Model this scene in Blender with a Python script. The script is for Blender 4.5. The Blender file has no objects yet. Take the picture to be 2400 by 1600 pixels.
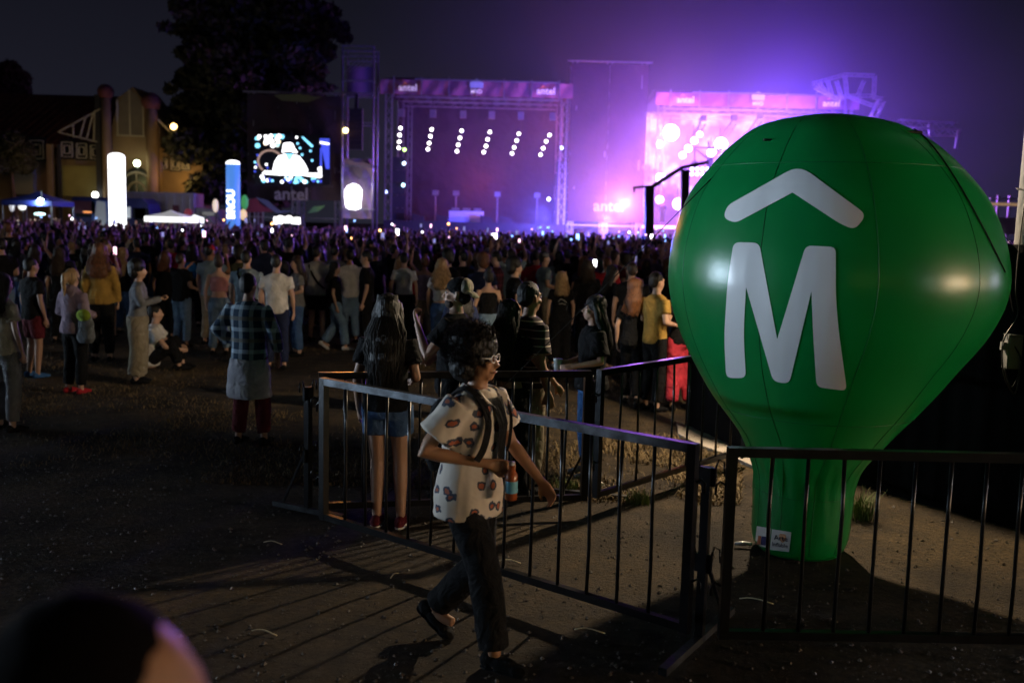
import bpy, bmesh, math, random
import numpy as np
from mathutils import Vector, Matrix, Quaternion
from mathutils.bvhtree import BVHTree
from mathutils.geometry import delaunay_2d_cdt

random.seed(7)
rng = np.random.default_rng(7)
R = math.radians
scn = bpy.context.scene
COL = scn.collection

# ------------------------------------------------------------------ camera
CAM_H, FPX, PITCH, ROLL = 2.25, 2333.33, math.atan(278 / 2333.33), 0.025
cam_d = bpy.data.cameras.new('camera')
cam = bpy.data.objects.new('camera', cam_d)
COL.objects.link(cam)
cam_d.sensor_width = 36
cam_d.lens = 35
cam_d.clip_start = 0.05
cam_d.clip_end = 2000
cam_d.dof.use_dof = True
cam_d.dof.focus_distance = 6.7
cam_d.dof.aperture_fstop = 1.8
fwd = Vector((0, math.cos(PITCH), -math.sin(PITCH)))
up0 = Vector((0, math.sin(PITCH), math.cos(PITCH)))
rt0 = Vector((1, 0, 0))
RT = rt0 * math.cos(ROLL) + up0 * math.sin(ROLL)
UP = up0 * math.cos(ROLL) - rt0 * math.sin(ROLL)
CPOS = Vector((0, 0, CAM_H))
cam.matrix_world = Matrix(((RT.x, UP.x, -fwd.x, 0), (RT.y, UP.y, -fwd.y, 0), (RT.z, UP.z, -fwd.z, CAM_H), (0, 0, 0, 1)))
scn.camera = cam


def ray(px, py):
    return (fwd * FPX + RT * (px - 1200) - UP * (py - 800)).normalized()


def at(px, py, Y):
    """point of the place that shows at photo pixel (px, py) and stands Y metres into the field"""
    d = ray(px, py)
    return CPOS + d * (Y / d.y)


def on_z(px, py, z=0.0):
    d = ray(px, py)
    return CPOS + d * ((z - CAM_H) / d.z)


# ------------------------------------------------------------------ world: light-polluted night sky
world = bpy.data.worlds.new('World')
scn.world = world
world.use_nodes = True
wn = world.node_tree.nodes
wl = world.node_tree.links
bg = wn['Background']
sky = wn.new('ShaderNodeTexSky')
sky.sky_type = 'NISHITA'
sky.sun_disc = False
sky.sun_elevation = R(-4)
sky.sun_rotation = R(200)
tcw = wn.new('ShaderNodeTexCoord')
sxw = wn.new('ShaderNodeSeparateXYZ')
wl.new(tcw.outputs['Generated'], sxw.inputs[0])
glow = wn.new('ShaderNodeValToRGB')      # city glow: paler at the horizon, darker overhead, the same all round
glow.color_ramp.elements[0].position = 0.0
glow.color_ramp.elements[0].color = (0.0140, 0.0143, 0.0232, 1)
glow.color_ramp.elements[1].position = 1.0
glow.color_ramp.elements[1].color = (0.0034, 0.0036, 0.0066, 1)
e_ = glow.color_ramp.elements.new(0.2)
e_.color = (0.0066, 0.0068, 0.0118, 1)
wl.new(sxw.outputs['Z'], glow.inputs['Fac'])
mixn = wn.new('ShaderNodeMix')
mixn.data_type = 'RGBA'
mixn.blend_type = 'ADD'
mixn.inputs[0].default_value = 0.004
wl.new(glow.outputs['Color'], mixn.inputs[6])
wl.new(sky.outputs[0], mixn.inputs[7])
wl.new(mixn.outputs[2], bg.inputs[0])
bg.inputs[1].default_value = 1.0

scn.view_settings.view_transform = 'Standard'
scn.view_settings.look = 'None'
scn.view_settings.exposure = 0.0
scn.view_settings.gamma = 1.0
scn.cycles.use_denoising = True
scn.cycles.max_bounces = 4
scn.cycles.diffuse_bounces = 2
scn.cycles.glossy_bounces = 2
scn.cycles.transmission_bounces = 3
scn.cycles.volume_bounces = 0
scn.cycles.sample_clamp_indirect = 3.0
scn.cycles.caustics_reflective = False
scn.cycles.caustics_refractive = False


def point_light(name, loc, col, power, radius=0.2):
    l = bpy.data.lights.new(name, 'POINT')
    l.color = col
    l.energy = power
    l.shadow_soft_size = radius
    o = bpy.data.objects.new(name, l)
    o.location = loc
    COL.objects.link(o)
    return o


def spot_light(name, loc, target, col, power, angle=60, blend=0.5, radius=0.1):
    l = bpy.data.lights.new(name, 'SPOT')
    l.color = col
    l.energy = power
    l.spot_size = R(angle)
    l.spot_blend = blend
    l.shadow_soft_size = radius
    o = bpy.data.objects.new(name, l)
    o.location = loc
    o.rotation_euler = (Vector(target) - Vector(loc)).to_track_quat('-Z', 'Y').to_euler()
    COL.objects.link(o)
    return o


def area_light(name, loc, target, col, power, sx, sy, spread=180):
    l = bpy.data.lights.new(name, 'AREA')
    l.shape = 'RECTANGLE'
    l.size, l.size_y = sx, sy
    l.spread = R(spread)
    l.color = col
    l.energy = power
    o = bpy.data.objects.new(name, l)
    o.location = loc
    o.rotation_euler = (Vector(target) - Vector(loc)).to_track_quat('-Z', 'Y').to_euler()
    COL.objects.link(o)
    return o


# key lamps of the place: one warm work light behind the balloon, a row of cool floodlights far to the left,
# warm stall lights far to the right, and the lamps of the stage
WORK = Vector((2.48, 9.75, 3.0))
spot_light('work_light_lamp', WORK, (2.3, 6.2, 0.0), (1.0, 0.78, 0.52), 310, 100, 1.0, 0.06)
point_light('work_light_spill', WORK, (1.0, 0.78, 0.52), 780, 0.06)
MAST = Vector((-24.0, 9.0, 1.5))
area_light('flood_row_lamp', MAST, (0.6, 7.0, 5.6), (0.62, 0.80, 1.0), 400, 12.0, 0.5, 30)
STALL = Vector((26.0, -3.0, 1.7))
area_light('stall_lamp', STALL, (1.5, 6.6, 4.6), (1.0, 0.72, 0.45), 150, 12.0, 0.45, 36)
R1 = at(1578, 312, 83)
R2 = at(1690, 342, 87)
point_light('stage_wash_violet', R1, (0.50, 0.15, 1.0), 22000, 0.5)
point_light('added_violet_rim', at(1555, 335, 75), (0.40, 0.13, 1.0), 8000, 0.5)  # added lamp ahead of the stage for violet balloon rim and smoke glow
point_light('stage_wash_pink', R2, (0.62, 0.20, 1.0), 20000, 0.5)
point_light('stage_wash_indigo', at(1840, 310, 81), (0.12, 0.05, 1.0), 20000, 0.6)
point_light('stage_foot_blue', at(1420, 512, 73), (0.08, 0.10, 1.0), 14000, 0.4)
point_light('stage_foot_blue', at(1270, 512, 75), (0.10, 0.09, 1.0), 5000, 0.4)
point_light('stage_spot_orange', at(1462, 478, 77), (1.0, 0.28, 0.26), 6500, 0.3)
point_light('stage_side_red', at(1400, 300, 84.5), (1.0, 0.16, 0.22), 2200, 0.4)
point_light('stage_inside_violet', at(1090, 500, 82), (0.14, 0.10, 1.0), 1500, 0.4)
point_light('stage_inside_rose', at(1130, 420, 85.5), (1.0, 0.12, 0.16), 600, 0.4)
point_light('tower_foot_white', at(826, 470, 76.2), (1.0, 0.80, 0.9), 240, 0.3)
point_light('building_lamp', at(330, 385, 80), (1.0, 0.66, 0.25), 170, 0.3)
point_light('building_lamp', at(60, 395, 79), (1.0, 0.60, 0.25), 100, 0.3)
point_light('building_lamp', at(425, 425, 84.6), (1.0, 0.58, 0.18), 130, 0.3)
point_light('building_lamp', at(200, 415, 79), (0.80, 0.74, 0.28), 80, 0.3)
spot_light('tower_amber_lamp', at(810, 306, 76.6), (-6, 24, 1.6), (1.0, 0.36, 0.08), 2200, 46, 0.5, 0.25)

# ------------------------------------------------------------------ helpers: materials
MATS = {}


def mat(name, col, rough=0.8, metal=0.0, emit=0.0, bump=None, var=None, spec=0.5, ecol=None, nosample=True, wave=None):
    if name in MATS:
        return MATS[name]
    m = bpy.data.materials.new(name)
    m.use_nodes = True
    nt = m.node_tree
    b = nt.nodes['Principled BSDF']
    b.inputs['Base Color'].default_value = (*col, 1)
    b.inputs['Roughness'].default_value = rough
    b.inputs['Metallic'].default_value = metal
    b.inputs['Specular IOR Level'].default_value = spec
    if emit:
        b.inputs['Emission Color'].default_value = (*(ecol or col), 1)
        b.inputs['Emission Strength'].default_value = emit
        if nosample:
            m.cycles.emission_sampling = 'NONE'
    tc = None
    if bump or var:
        tc = nt.nodes.new('ShaderNodeTexCoord')
    if var:
        n = nt.nodes.new('ShaderNodeTexNoise')
        n.inputs['Scale'].default_value = var[0]
        n.inputs['Detail'].default_value = 6
        nt.links.new(tc.outputs['Object'], n.inputs['Vector'])
        r = nt.nodes.new('ShaderNodeValToRGB')
        a = var[1]
        r.color_ramp.elements[0].position = 0.3
        r.color_ramp.elements[1].position = 0.72
        r.color_ramp.elements[0].color = (*[c * (1 - a) for c in col], 1)
        r.color_ramp.elements[1].color = (*[min(1, c * (1 + a)) for c in col], 1)
        nt.links.new(n.outputs['Fac'], r.inputs['Fac'])
        nt.links.new(r.outputs['Color'], b.inputs['Base Color'])
    if bump:
        n2 = nt.nodes.new('ShaderNodeTexNoise')
        n2.inputs['Scale'].default_value = bump[0]
        n2.inputs['Detail'].default_value = 5
        nt.links.new(tc.outputs['Object'], n2.inputs['Vector'])
        bp = nt.nodes.new('ShaderNodeBump')
        bp.inputs['Strength'].default_value = bump[1]
        bp.inputs['Distance'].default_value = bump[2] if len(bump) > 2 else 0.02
        nt.links.new(n2.outputs['Fac'], bp.inputs['Height'])
        nt.links.new(bp.outputs['Normal'], b.inputs['Normal'])
    MATS[name] = m
    return m


def cloth(name, col):
    m = mat('cloth_' + name, col, 0.88, bump=(8, 0.85, 0.045), var=(5, 0.22), spec=0.2)
    for n in m.node_tree.nodes:
        if n.type == 'TEX_NOISE':
            n.inputs['Distortion'].default_value = 1.2
    return m


def hair_mat(name, col, rough=0.5, spec=0.35):
    m = mat(name, col, rough, bump=(1.0, 0.9, 0.012), var=(1.0, 0.55), spec=spec)
    nt_ = m.node_tree
    tc_ = [n for n in nt_.nodes if n.type == 'TEX_COORD'][0]
    mp = nt_.nodes.new('ShaderNodeMapping')
    mp.inputs['Scale'].default_value = (85, 85, 7)
    nt_.links.new(tc_.outputs['Object'], mp.inputs['Vector'])
    for n in nt_.nodes:
        if n.type == 'TEX_NOISE':
            nt_.links.new(mp.outputs['Vector'], n.inputs['Vector'])
    return m


# ------------------------------------------------------------------ helpers: meshes
class MB:
    def __init__(s):
        s.v = []
        s.f = []
        s.m = []

    def add(s, v, f, mi=0):
        o = len(s.v)
        s.v += [tuple(p) for p in v]
        s.f += [tuple(i + o for i in q) for q in f]
        s.m += [mi] * len(f)
        return s

    def box(s, c, d, mi=0, rot=None):
        x, y, z = d[0] / 2, d[1] / 2, d[2] / 2
        v = [Vector(p) for p in ((-x, -y, -z), (x, -y, -z), (x, y, -z), (-x, y, -z), (-x, -y, z), (x, -y, z), (x, y, z), (-x, y, z))]
        if rot is not None:
            v = [rot @ p for p in v]
        c = Vector(c)
        return s.add([p + c for p in v], [(0, 3, 2, 1), (4, 5, 6, 7), (0, 1, 5, 4), (1, 2, 6, 5), (2, 3, 7, 6), (3, 0, 4, 7)], mi)

    def bar(s, a, b, w, h=None, mi=0, upv=None):
        """rectangular bar from a to b"""
        a, b = Vector(a), Vector(b)
        h = h or w
        d = (b - a).normalized()
        u = Vector(upv) if upv else (Vector((0, 0, 1)) if abs(d.z) < 0.9 else Vector((0, 1, 0)))
        sd = d.cross(u).normalized()
        u = sd.cross(d).normalized()
        q = [(-1, -1), (1, -1), (1, 1), (-1, 1)]
        v = [p + sd * (i * w / 2) + u * (j * h / 2) for p in (a, b) for i, j in q]
        return s.add(v, [(0, 1, 2, 3), (7, 6, 5, 4), (0, 4, 5, 1), (1, 5, 6, 2), (2, 6, 7, 3), (3, 7, 4, 0)], mi)

    def tube(s, pts, rad, n=8, mi=0, cap=True, flat=1.0):
        pts = [Vector(p) for p in pts]
        if not hasattr(rad, '__len__'):
            rad = [rad] * len(pts)
        v = []
        ref = None
        for i, p in enumerate(pts):
            d = (pts[min(i + 1, len(pts) - 1)] - pts[max(i - 1, 0)])
            d = d.normalized() if d.length > 1e-9 else Vector((0, 0, 1))
            if ref is None:
                ref = Vector((1, 0, 0)) if abs(d.x) < 0.8 else Vector((0, 1, 0))
            sx = (ref - d * ref.dot(d)).normalized()
            sy = d.cross(sx)
            ref = sx
            for k in range(n):
                t = 2 * math.pi * k / n
                v.append(p + sx * (math.cos(t) * rad[i]) + sy * (math.sin(t) * rad[i] * flat))
        f = [(i * n + k, i * n + (k + 1) % n, (i + 1) * n + (k + 1) % n, (i + 1) * n + k) for i in range(len(pts) - 1) for k in range(n)]
        if cap:
            f.append(tuple(range(n - 1, -1, -1)))
            f.append(tuple((len(pts) - 1) * n + k for k in range(n)))
        return s.add(v, f, mi)

    def ell(s, c, r, rot=None, nu=12, nv=8, mi=0):
        v = []
        c = Vector(c)
        for j in range(1, nv):
            a = math.pi * j / nv
            for k in range(nu):
                t = 2 * math.pi * k / nu
                p = Vector((r[0] * math.sin(a) * math.cos(t), r[1] * math.sin(a) * math.sin(t), r[2] * math.cos(a)))
                v.append(c + (rot @ p if rot is not None else p))
        top = Vector((0, 0, r[2]))
        bot = Vector((0, 0, -r[2]))
        v.append(c + (rot @ top if rot is not None else top))
        v.append(c + (rot @ bot if rot is not None else bot))
        f = [(j * nu + k, (j + 1) * nu + k, (j + 1) * nu + (k + 1) % nu, j * nu + (k + 1) % nu) for j in range(nv - 2) for k in range(nu)]
        T = len(v) - 2
        f += [(T, k, (k + 1) % nu) for k in range(nu)]
        f += [(T + 1, (nv - 2) * nu + (k + 1) % nu, (nv - 2) * nu + k) for k in range(nu)]
        return s.add(v, f, mi)

    def loft(s, rings, n=16, mi=0):
        """rings: (cx, cy, cz, rx, ry)"""
        v = []
        for (x, y, z, rx, ry) in rings:
            for k in range(n):
                t = 2 * math.pi * k / n
                v.append((x + rx * math.cos(t), y + ry * math.sin(t), z))
        f = [(i * n + k, i * n + (k + 1) % n, (i + 1) * n + (k + 1) % n, (i + 1) * n + k) for i in range(len(rings) - 1) for k in range(n)]
        f.append(tuple(range(n - 1, -1, -1)))
        f.append(tuple((len(rings) - 1) * n + k for k in range(n)))
        return s.add(v, f, mi)

    def mesh(s, name, mats, smooth=False):
        me = bpy.data.meshes.new(name)
        me.from_pydata(s.v, [], s.f)
        for m in (mats if isinstance(mats, (list, tuple)) else [mats]):
            me.materials.append(m)
        if any(s.m):
            me.polygons.foreach_set('material_index', s.m)
        if smooth:
            me.polygons.foreach_set('use_smooth', [True] * len(me.polygons))
        me.update()
        return me

    def build(s, name, mats, parent=None, smooth=False, loc=None):
        o = bpy.data.objects.new(name, s.mesh(name, mats, smooth))
        COL.objects.link(o)
        if parent is not None:
            o.parent = parent
        if loc is not None:
            o.location = loc
        return o


def obj(name, me, parent=None):
    o = bpy.data.objects.new(name, me)
    COL.objects.link(o)
    if parent is not None:
        o.parent = parent
    return o


def tag(o, label=None, cat=None, group=None, kind=None):
    if label:
        o['label'] = label
    if cat:
        o['category'] = cat
    if group:
        o['group'] = group
    if kind:
        o['kind'] = kind
    return o


def thing(name, label, cat, loc=(0, 0, 0), rz=0.0, group=None):
    o = bpy.data.objects.new(name, None)
    o.empty_display_size = 0.2
    COL.objects.link(o)
    o.location = loc
    o.rotation_euler = (0, 0, rz)
    return tag(o, label, cat, group)


def text_mesh(txt, size, extrude, m, bold=0.0):
    cu = bpy.data.curves.new('lettering', 'FONT')
    cu.body = txt
    cu.size = size
    cu.extrude = extrude
    cu.offset = bold
    cu.align_x = 'CENTER'
    cu.align_y = 'CENTER'
    cu.resolution_u = 3
    t = bpy.data.objects.new('t', cu)
    COL.objects.link(t)
    dg = bpy.context.evaluated_depsgraph_get()
    me = bpy.data.meshes.new_from_object(t.evaluated_get(dg))
    bpy.data.objects.remove(t)
    me.materials.clear()
    me.materials.append(m)
    return me


def poly_prism(pts, y0, y1, mb=None, mi=0):
    """closed prism of an (x, z) outline between two depths"""
    mb = mb or MB()
    n = len(pts)
    v = [(x, y0, z) for x, z in pts] + [(x, y1, z) for x, z in pts]
    f = [tuple(range(n)), tuple(range(2 * n - 1, n - 1, -1))] + [(i, i + n, (i + 1) % n + n, (i + 1) % n) for i in range(n)]
    return mb.add(v, f, mi)

# ------------------------------------------------------------------ ground
def snoise(x, y, seed, n=10, f0=0.5, f1=4.0):
    r = np.random.default_rng(seed)
    z = np.zeros_like(x)
    for _ in range(n):
        f = f0 * (f1 / f0) ** r.random()
        a = r.random() * 6.28
        z += np.sin((x * math.cos(a) + y * math.sin(a)) * f * 6.28 + r.random() * 6.28) / (f ** 0.6)
    return z / n


def ground_z(x, y):
    x = np.asarray(x, float)
    y = np.asarray(y, float)
    fade = np.clip((16 - np.abs(x)) / 6, 0, 1) * np.clip((26 - y) / 8, 0, 1)
    return 0.022 * snoise(x, y, 3, 14, 0.35, 2.6) * fade


xs = np.unique(np.concatenate([np.linspace(-300, -12, 30), np.arange(-12, 12, 0.16), np.linspace(12, 300, 30)]))
ys = np.unique(np.concatenate([np.linspace(-120, 0, 12), np.arange(0, 26, 0.16), np.linspace(26, 500, 40)]))
GX, GY = np.meshgrid(xs, ys)
GZ = ground_z(GX, GY)
nx, ny = len(xs), len(ys)
gm = bpy.data.meshes.new('ground')
gv = np.stack([GX.ravel(), GY.ravel(), GZ.ravel()], 1)
idx = np.arange(nx * ny).reshape(ny, nx)
gf = np.stack([idx[:-1, :-1].ravel(), idx[:-1, 1:].ravel(), idx[1:, 1:].ravel(), idx[1:, :-1].ravel()], 1)
gm.from_pydata(gv.tolist(), [], gf.tolist())
gm.polygons.foreach_set('use_smooth', [True] * len(gm.polygons))
g_mat = bpy.data.materials.new('trodden_dirt')
g_mat.use_nodes = True
nt = g_mat.node_tree
b = nt.nodes['Principled BSDF']
tc = nt.nodes.new('ShaderNodeTexCoord')


def nz(scale, detail=6, rough=0.6):
    n = nt.nodes.new('ShaderNodeTexNoise')
    n.inputs['Scale'].default_value = scale
    n.inputs['Detail'].default_value = detail
    n.inputs['Roughness'].default_value = rough
    nt.links.new(tc.outputs['Object'], n.inputs['Vector'])
    return n


def ramp(src, p0, c0, p1, c1):
    r = nt.nodes.new('ShaderNodeValToRGB')
    r.color_ramp.elements[0].position = p0
    r.color_ramp.elements[1].position = p1
    r.color_ramp.elements[0].color = (*c0, 1)
    r.color_ramp.elements[1].color = (*c1, 1)
    nt.links.new(src, r.inputs['Fac'])
    return r


d1 = ramp(nz(9, 8).outputs['Fac'], 0.3, (0.026, 0.020, 0.014), 0.7, (0.080, 0.060, 0.042))
d2 = ramp(nz(22, 8).outputs['Fac'], 0.3, (0.045, 0.032, 0.015), 0.7, (0.15, 0.105, 0.048))
msk = ramp(nz(0.45, 6).outputs['Fac'], 0.44, (0, 0, 0), 0.6, (1, 1, 1))
mx = nt.nodes.new('ShaderNodeMix')
mx.data_type = 'RGBA'
nt.links.new(msk.outputs[0], mx.inputs[0])
nt.links.new(d1.outputs[0], mx.inputs[6])
nt.links.new(d2.outputs[0], mx.inputs[7])
wet = ramp(nz(1.1, 7, .65).outputs['Fac'], 0.38, (.38, .36, .34), 0.62, (1.15, 1.1, 1.05))
mw = nt.nodes.new('ShaderNodeMix')
mw.data_type = 'RGBA'
mw.blend_type = 'MULTIPLY'
mw.inputs[0].default_value = 1.0
nt.links.new(mx.outputs[2], mw.inputs[6])
nt.links.new(wet.outputs[0], mw.inputs[7])
nt.links.new(mw.outputs[2], b.inputs['Base Color'])
b.inputs['Roughness'].default_value = 0.9
b.inputs['Specular IOR Level'].default_value = 0.3
bp = nt.nodes.new('ShaderNodeBump')
bp.inputs['Strength'].default_value = 1.0
bp.inputs['Distance'].default_value = 0.06
nt.links.new(nz(30, 10, 0.75).outputs['Fac'], bp.inputs['Height'])
nt.links.new(bp.outputs['Normal'], b.inputs['Normal'])
gm.materials.append(g_mat)
ground = obj('ground', gm)
tag(ground, kind='structure', label='trodden dirt and dry grass of the festival field', cat='ground')

# pale paving strip behind the balloon
pv = [on_z(px, py, 0.03) for px, py in ((1590, 1016), (1586, 986), (1616, 996), (1745, 1056), (1850, 1100), (1850, 1128), (1700, 1062), (1640, 1042))]
mb = MB()
n = len(pv)
mb.add([(p.x, p.y, 0.03) for p in pv] + [(p.x, p.y, -0.05) for p in pv], [tuple(range(n))] + [(i, i + n, (i + 1) % n + n, (i + 1) % n) for i in range(n)])
tag(mb.build('pavement', mat('pale_paving', (0.34, 0.30, 0.26), 0.85, bump=(20, 0.3, 0.01), var=(5, 0.15))), kind='structure',
    label='pale strip of paving behind the green balloon', cat='pavement')

# pebbles, dry grass, green tufts
mb = MB()
for i in range(9500):
    Y = 3.6 + 7 * random.random() ** 1.4
    X = random.uniform(-0.56, 0.56) * Y
    r = 0.003 + 0.014 * random.random() ** 4
    z = float(ground_z(X, Y)) + r * 0.3
    a = [Vector((random.uniform(.6, 1.3) * r * math.cos(t), random.uniform(.6, 1.3) * r * math.sin(t), 0)) for t in (0, 1.6, 3.1, 4.7)]
    c = Vector((X, Y, z))
    mb.add([c + q for q in a] + [c + Vector((0, 0, r * .8)), c - Vector((0, 0, r * .8))],
           [(0, 1, 4), (1, 2, 4), (2, 3, 4), (3, 0, 4), (1, 0, 5), (2, 1, 5), (3, 2, 5), (0, 3, 5)])
tag(mb.build('gravel', mat('pebble', (0.085, 0.066, 0.05), 0.4, var=(3, 0.5), spec=0.6)), kind='stuff', label='loose pebbles and grit on the dirt', cat='gravel')


def blades(name, n, xf, yf, hmin, hmax, m, label, dens=None):
    mb = MB()
    k = 0
    while k < n:
        Y = yf()
        X = xf(Y)
        if dens is not None and random.random() > dens(X, Y):
            k += 0.2
            continue
        k += 1
        z = float(ground_z(X, Y)) - 0.004
        h = random.uniform(hmin, hmax)
        a = random.random() * 6.283
        w = 0.0035 + 0.003 * random.random()
        lean = Vector((math.cos(a), math.sin(a), 0)) * h * random.uniform(0.5, 1.7)
        sd = Vector((-math.sin(a), math.cos(a), 0)) * w
        c = Vector((X, Y, z))
        mid = c + lean * 0.4 + Vector((0, 0, h * 0.75))
        tip = c + lean + Vector((0, 0, h))
        mb.add([c - sd, c + sd, mid + sd * .7, mid - sd * .7, tip], [(0, 1, 2, 3), (3, 2, 4)])
    return tag(mb.build(name, m), kind='stuff', label=label, cat='grass')


def gdens(X, Y):
    v = float(snoise(np.array(X), np.array(Y), 21, 12, 0.12, 0.9))
    return min(1, max(0.03, 0.35 + 2.2 * v))


dry = mat('dry_grass', (0.17, 0.115, 0.05), 0.8, var=(2, 0.35))
blades('dry_grass', 26000, lambda Y: random.uniform(-0.56, 0.56) * Y, lambda: 8.2 + 9 * random.random() ** 1.3, 0.012, 0.045, dry,
       'flattened dry grass over the field between fence and crowd', gdens)
def near_c(Y):
    return random.uniform(1250, 1760) / 2333 * Y - 1200 / 2333 * Y
blades('grass_tuft', 7000, near_c, lambda: 7.9 + 2.6 * random.random(), 0.02, 0.07, dry, 'rough straw-coloured grass beside the angled black barrier',
       lambda x, y: min(1, max(0.02, .45 + 2.5 * float(snoise(np.array(x), np.array(y), 5, 10, .4, 2)))))
grn = mat('green_grass', (0.09, 0.13, 0.025), 0.7, var=(2, 0.3))
for (px, py, lab) in ((1325, 1152, 'small green grass tuft by the barrier foot'), (1500, 1180, 'low green grass patch below the angled barrier'),
                      (2012, 1215, 'tall grass tuft at the base of the black screen beside the balloon')):
    g = on_z(px, py)
    mb = MB()
    for i in range(160):
        a = random.random() * 6.28
        rr = random.random() * 0.12
        c = Vector((g.x + rr * math.cos(a), g.y + rr * math.sin(a), 0))
        h = random.uniform(.05, .13) * (2.0 if px > 2000 else 1)
        a = random.random() * 6.28
        lean = Vector((math.cos(a), math.sin(a), 0)) * h * random.uniform(.1, .7)
        sd = Vector((-math.sin(a), math.cos(a), 0)) * .004
        mid = c + lean * .35 + Vector((0, 0, h * .6))
        mb.add([c - sd, c + sd, mid + sd * .7, mid - sd * .7, c + lean + Vector((0, 0, h))], [(0, 1, 2, 3), (3, 2, 4)])
    tag(mb.build('grass_clump', grn), label=lab, cat='grass')

# litter
straw = mat('straw', (0.62, 0.52, 0.33), 0.6)
for px, py, L, a, lab in ((620, 1487, .16, -.3, 'pale straw lying on dark dirt near the bottom left'), (1382, 1483, .17, -.2, 'pale straw lying in front of the fence panel'),
                          (925, 1352, .11, 1.2, 'bent straw on the dirt behind the walker'), (640, 1276, .14, -.2, 'thin pale straw beside the far left fence stand'),
                          (1195, 1320, .15, -.25, 'pale twig just behind the front fence rail'), (1772, 1412, .2, -.35, 'curled pale stem beside the balloon shadow')):
    g = on_z(px, py)
    mb = MB()
    P = [Vector((g.x + L * (t - .5) * math.cos(a), g.y + L * (t - .5) * math.sin(a) + .012 * math.sin(t * 5), .012 + .012 * math.sin(t * 3))) for t in (0, .2, .4, .6, .8, 1)]
    mb.tube(P, .004, 5)
    tag(mb.build('straw', straw, smooth=True), lab, 'straw')
g = on_z(1395, 1146)
mb = MB()
mb.ell((0, 0, .03), (.07, .05, .03), nu=12, nv=8)
mb.v = [tuple(np.array(p) * (1 + random.uniform(-.3, .3))) for p in mb.v]
tag(mb.build('crumpled_paper', mat('paper', (.6, .58, .53), .8), loc=(g.x, g.y, .01)), 'crumpled pale paper on the grass by the middle fence stand', 'litter')
g = on_z(1752, 1282)
mb = MB()
mb.tube([(-.06, 0, .02), (0, .01, .02), (.06, 0, .02)], [.014, .018, .012], 8)
tag(mb.build('bottle', mat('clear_plastic', (.7, .7, .72), .15), smooth=True, loc=(g.x - .03, g.y, 0.005)), 'small flattened plastic bottle at the foot of the balloon', 'litter')

# ------------------------------------------------------------------ crowd barriers
paint = mat('black_barrier_paint', (0.012, 0.012, 0.014), 0.28, metal=0.35, bump=(60, 0.25, 0.004), var=(9, 0.5))
worn = mat('worn_barrier_steel', (0.045, 0.05, 0.058), 0.42, metal=0.6, bump=(70, 0.4, 0.004), var=(11, 0.75))
ZT, ZB = 1.15, 0.165


def barrier(tl, tr, nb, label, top_mat=paint, side_mat=paint):
    a = on_z(*tl, ZT)
    c = on_z(*tr, ZT)
    d = Vector((c.x - a.x, c.y - a.y, 0))
    L = d.length
    rz = math.atan2(d.y, d.x)
    t = thing('crowd_barrier', label, 'barrier', (a.x, a.y, 0), rz)
    w = 0.048
    MB().bar((w, 0, ZT - w / 2), (L - w, 0, ZT - w / 2), w).build('top_rail', top_mat, t)
    MB().bar((w, 0, ZB), (L - w, 0, ZB), w * .9).build('bottom_rail', paint, t)
    MB().bar((w / 2, 0, ZB - w / 2), (w / 2, 0, ZT), w * 1.02).build('post', side_mat, t)
    MB().bar((L - w / 2, 0, ZB - w / 2), (L - w / 2, 0, ZT), w * 1.02).build('post', paint, t)
    for i in range(nb):
        if i % 3 == 0 or i < 3:
            bend = [random.gauss(0, .004) for _ in range(4)]
            bm_ = MB().tube([(0, 0, ZB + w * .4), (bend[0], bend[1], .45), (bend[2], bend[3], .8), (0, 0, ZT - w * .95)], 0.0105, 8).mesh('bar', paint, True)
        o = obj('bar', bm_, t)
        o.rotation_euler.z = random.random() * 6.28
        o.location.x = w + (L - 2 * w) * (i + 1) / (nb + 1)
    for zz in (0.42, 0.95):
        for xx, s in ((-0.0, -1), (L, 1)):
            hk = MB()
            hk.tube([(xx + s * .002, 0, zz), (xx + s * .03, 0, zz + .02), (xx + s * .05, 0, zz), (xx + s * .05, 0, zz - .05)], .007, 6)
            hk.build('hook', paint, t, True)
    return t


barrier((754, 884), (1636, 1040), 13, 'worn black steel fence panel slanting across the middle, bluish light on its top rail', worn)
barrier((747, 872), (1385, 868), 13, 'black steel fence panel behind the walker, in front of the long-haired woman')
barrier((1404, 866), (1760, 812), 8, 'black steel fence panel angling back towards the balloon')
barrier((1706, 1047), (2590, 1066), 9, 'black steel fence panel in front of the green balloon')


def stand(px, py, z0, rz, label, foot=0.7, h=0.98):
    g = on_z(px, py, z0)
    t = thing('barrier_stand', label, 'barrier stand', (g.x, g.y, 0), rz)
    MB().bar((0, 0, 0.03), (0, 0, h), .046).build('post', paint, t)
    MB().bar((0, -foot / 2, .024), (0, foot / 2, .024), .046, .04).build('foot_bar', worn, t)
    MB().bar((0, .012, .5), (0, foot * .36, .045), .018, .018).build('brace', paint, t)
    for s in (-1, 1):
        for zz in (.40, .88):
            MB().bar((s * .035, 0, zz), (s * .035, 0, zz + .10), .03, .02).build('bracket', paint, t)
            hk = MB()
            hk.tube([(s * .045, 0, zz + .1), (s * .06, 0, zz + .15), (s * .09, 0, zz + .14), (s * .095, 0, zz + .07)], .006, 6)
            hk.build('hook', paint, t, True)
    return t


stand(1659, 1094, .98, R(-32), 'black fence stand with hooks between the slanting panel and the balloon panel', 1.0)
stand(722, 906, .98, R(60), 'black fence stand at the left corner of the fence')
stand(1393, 892, .98, R(75), 'black fence stand where the back panel meets the angled panel', .62)

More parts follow.
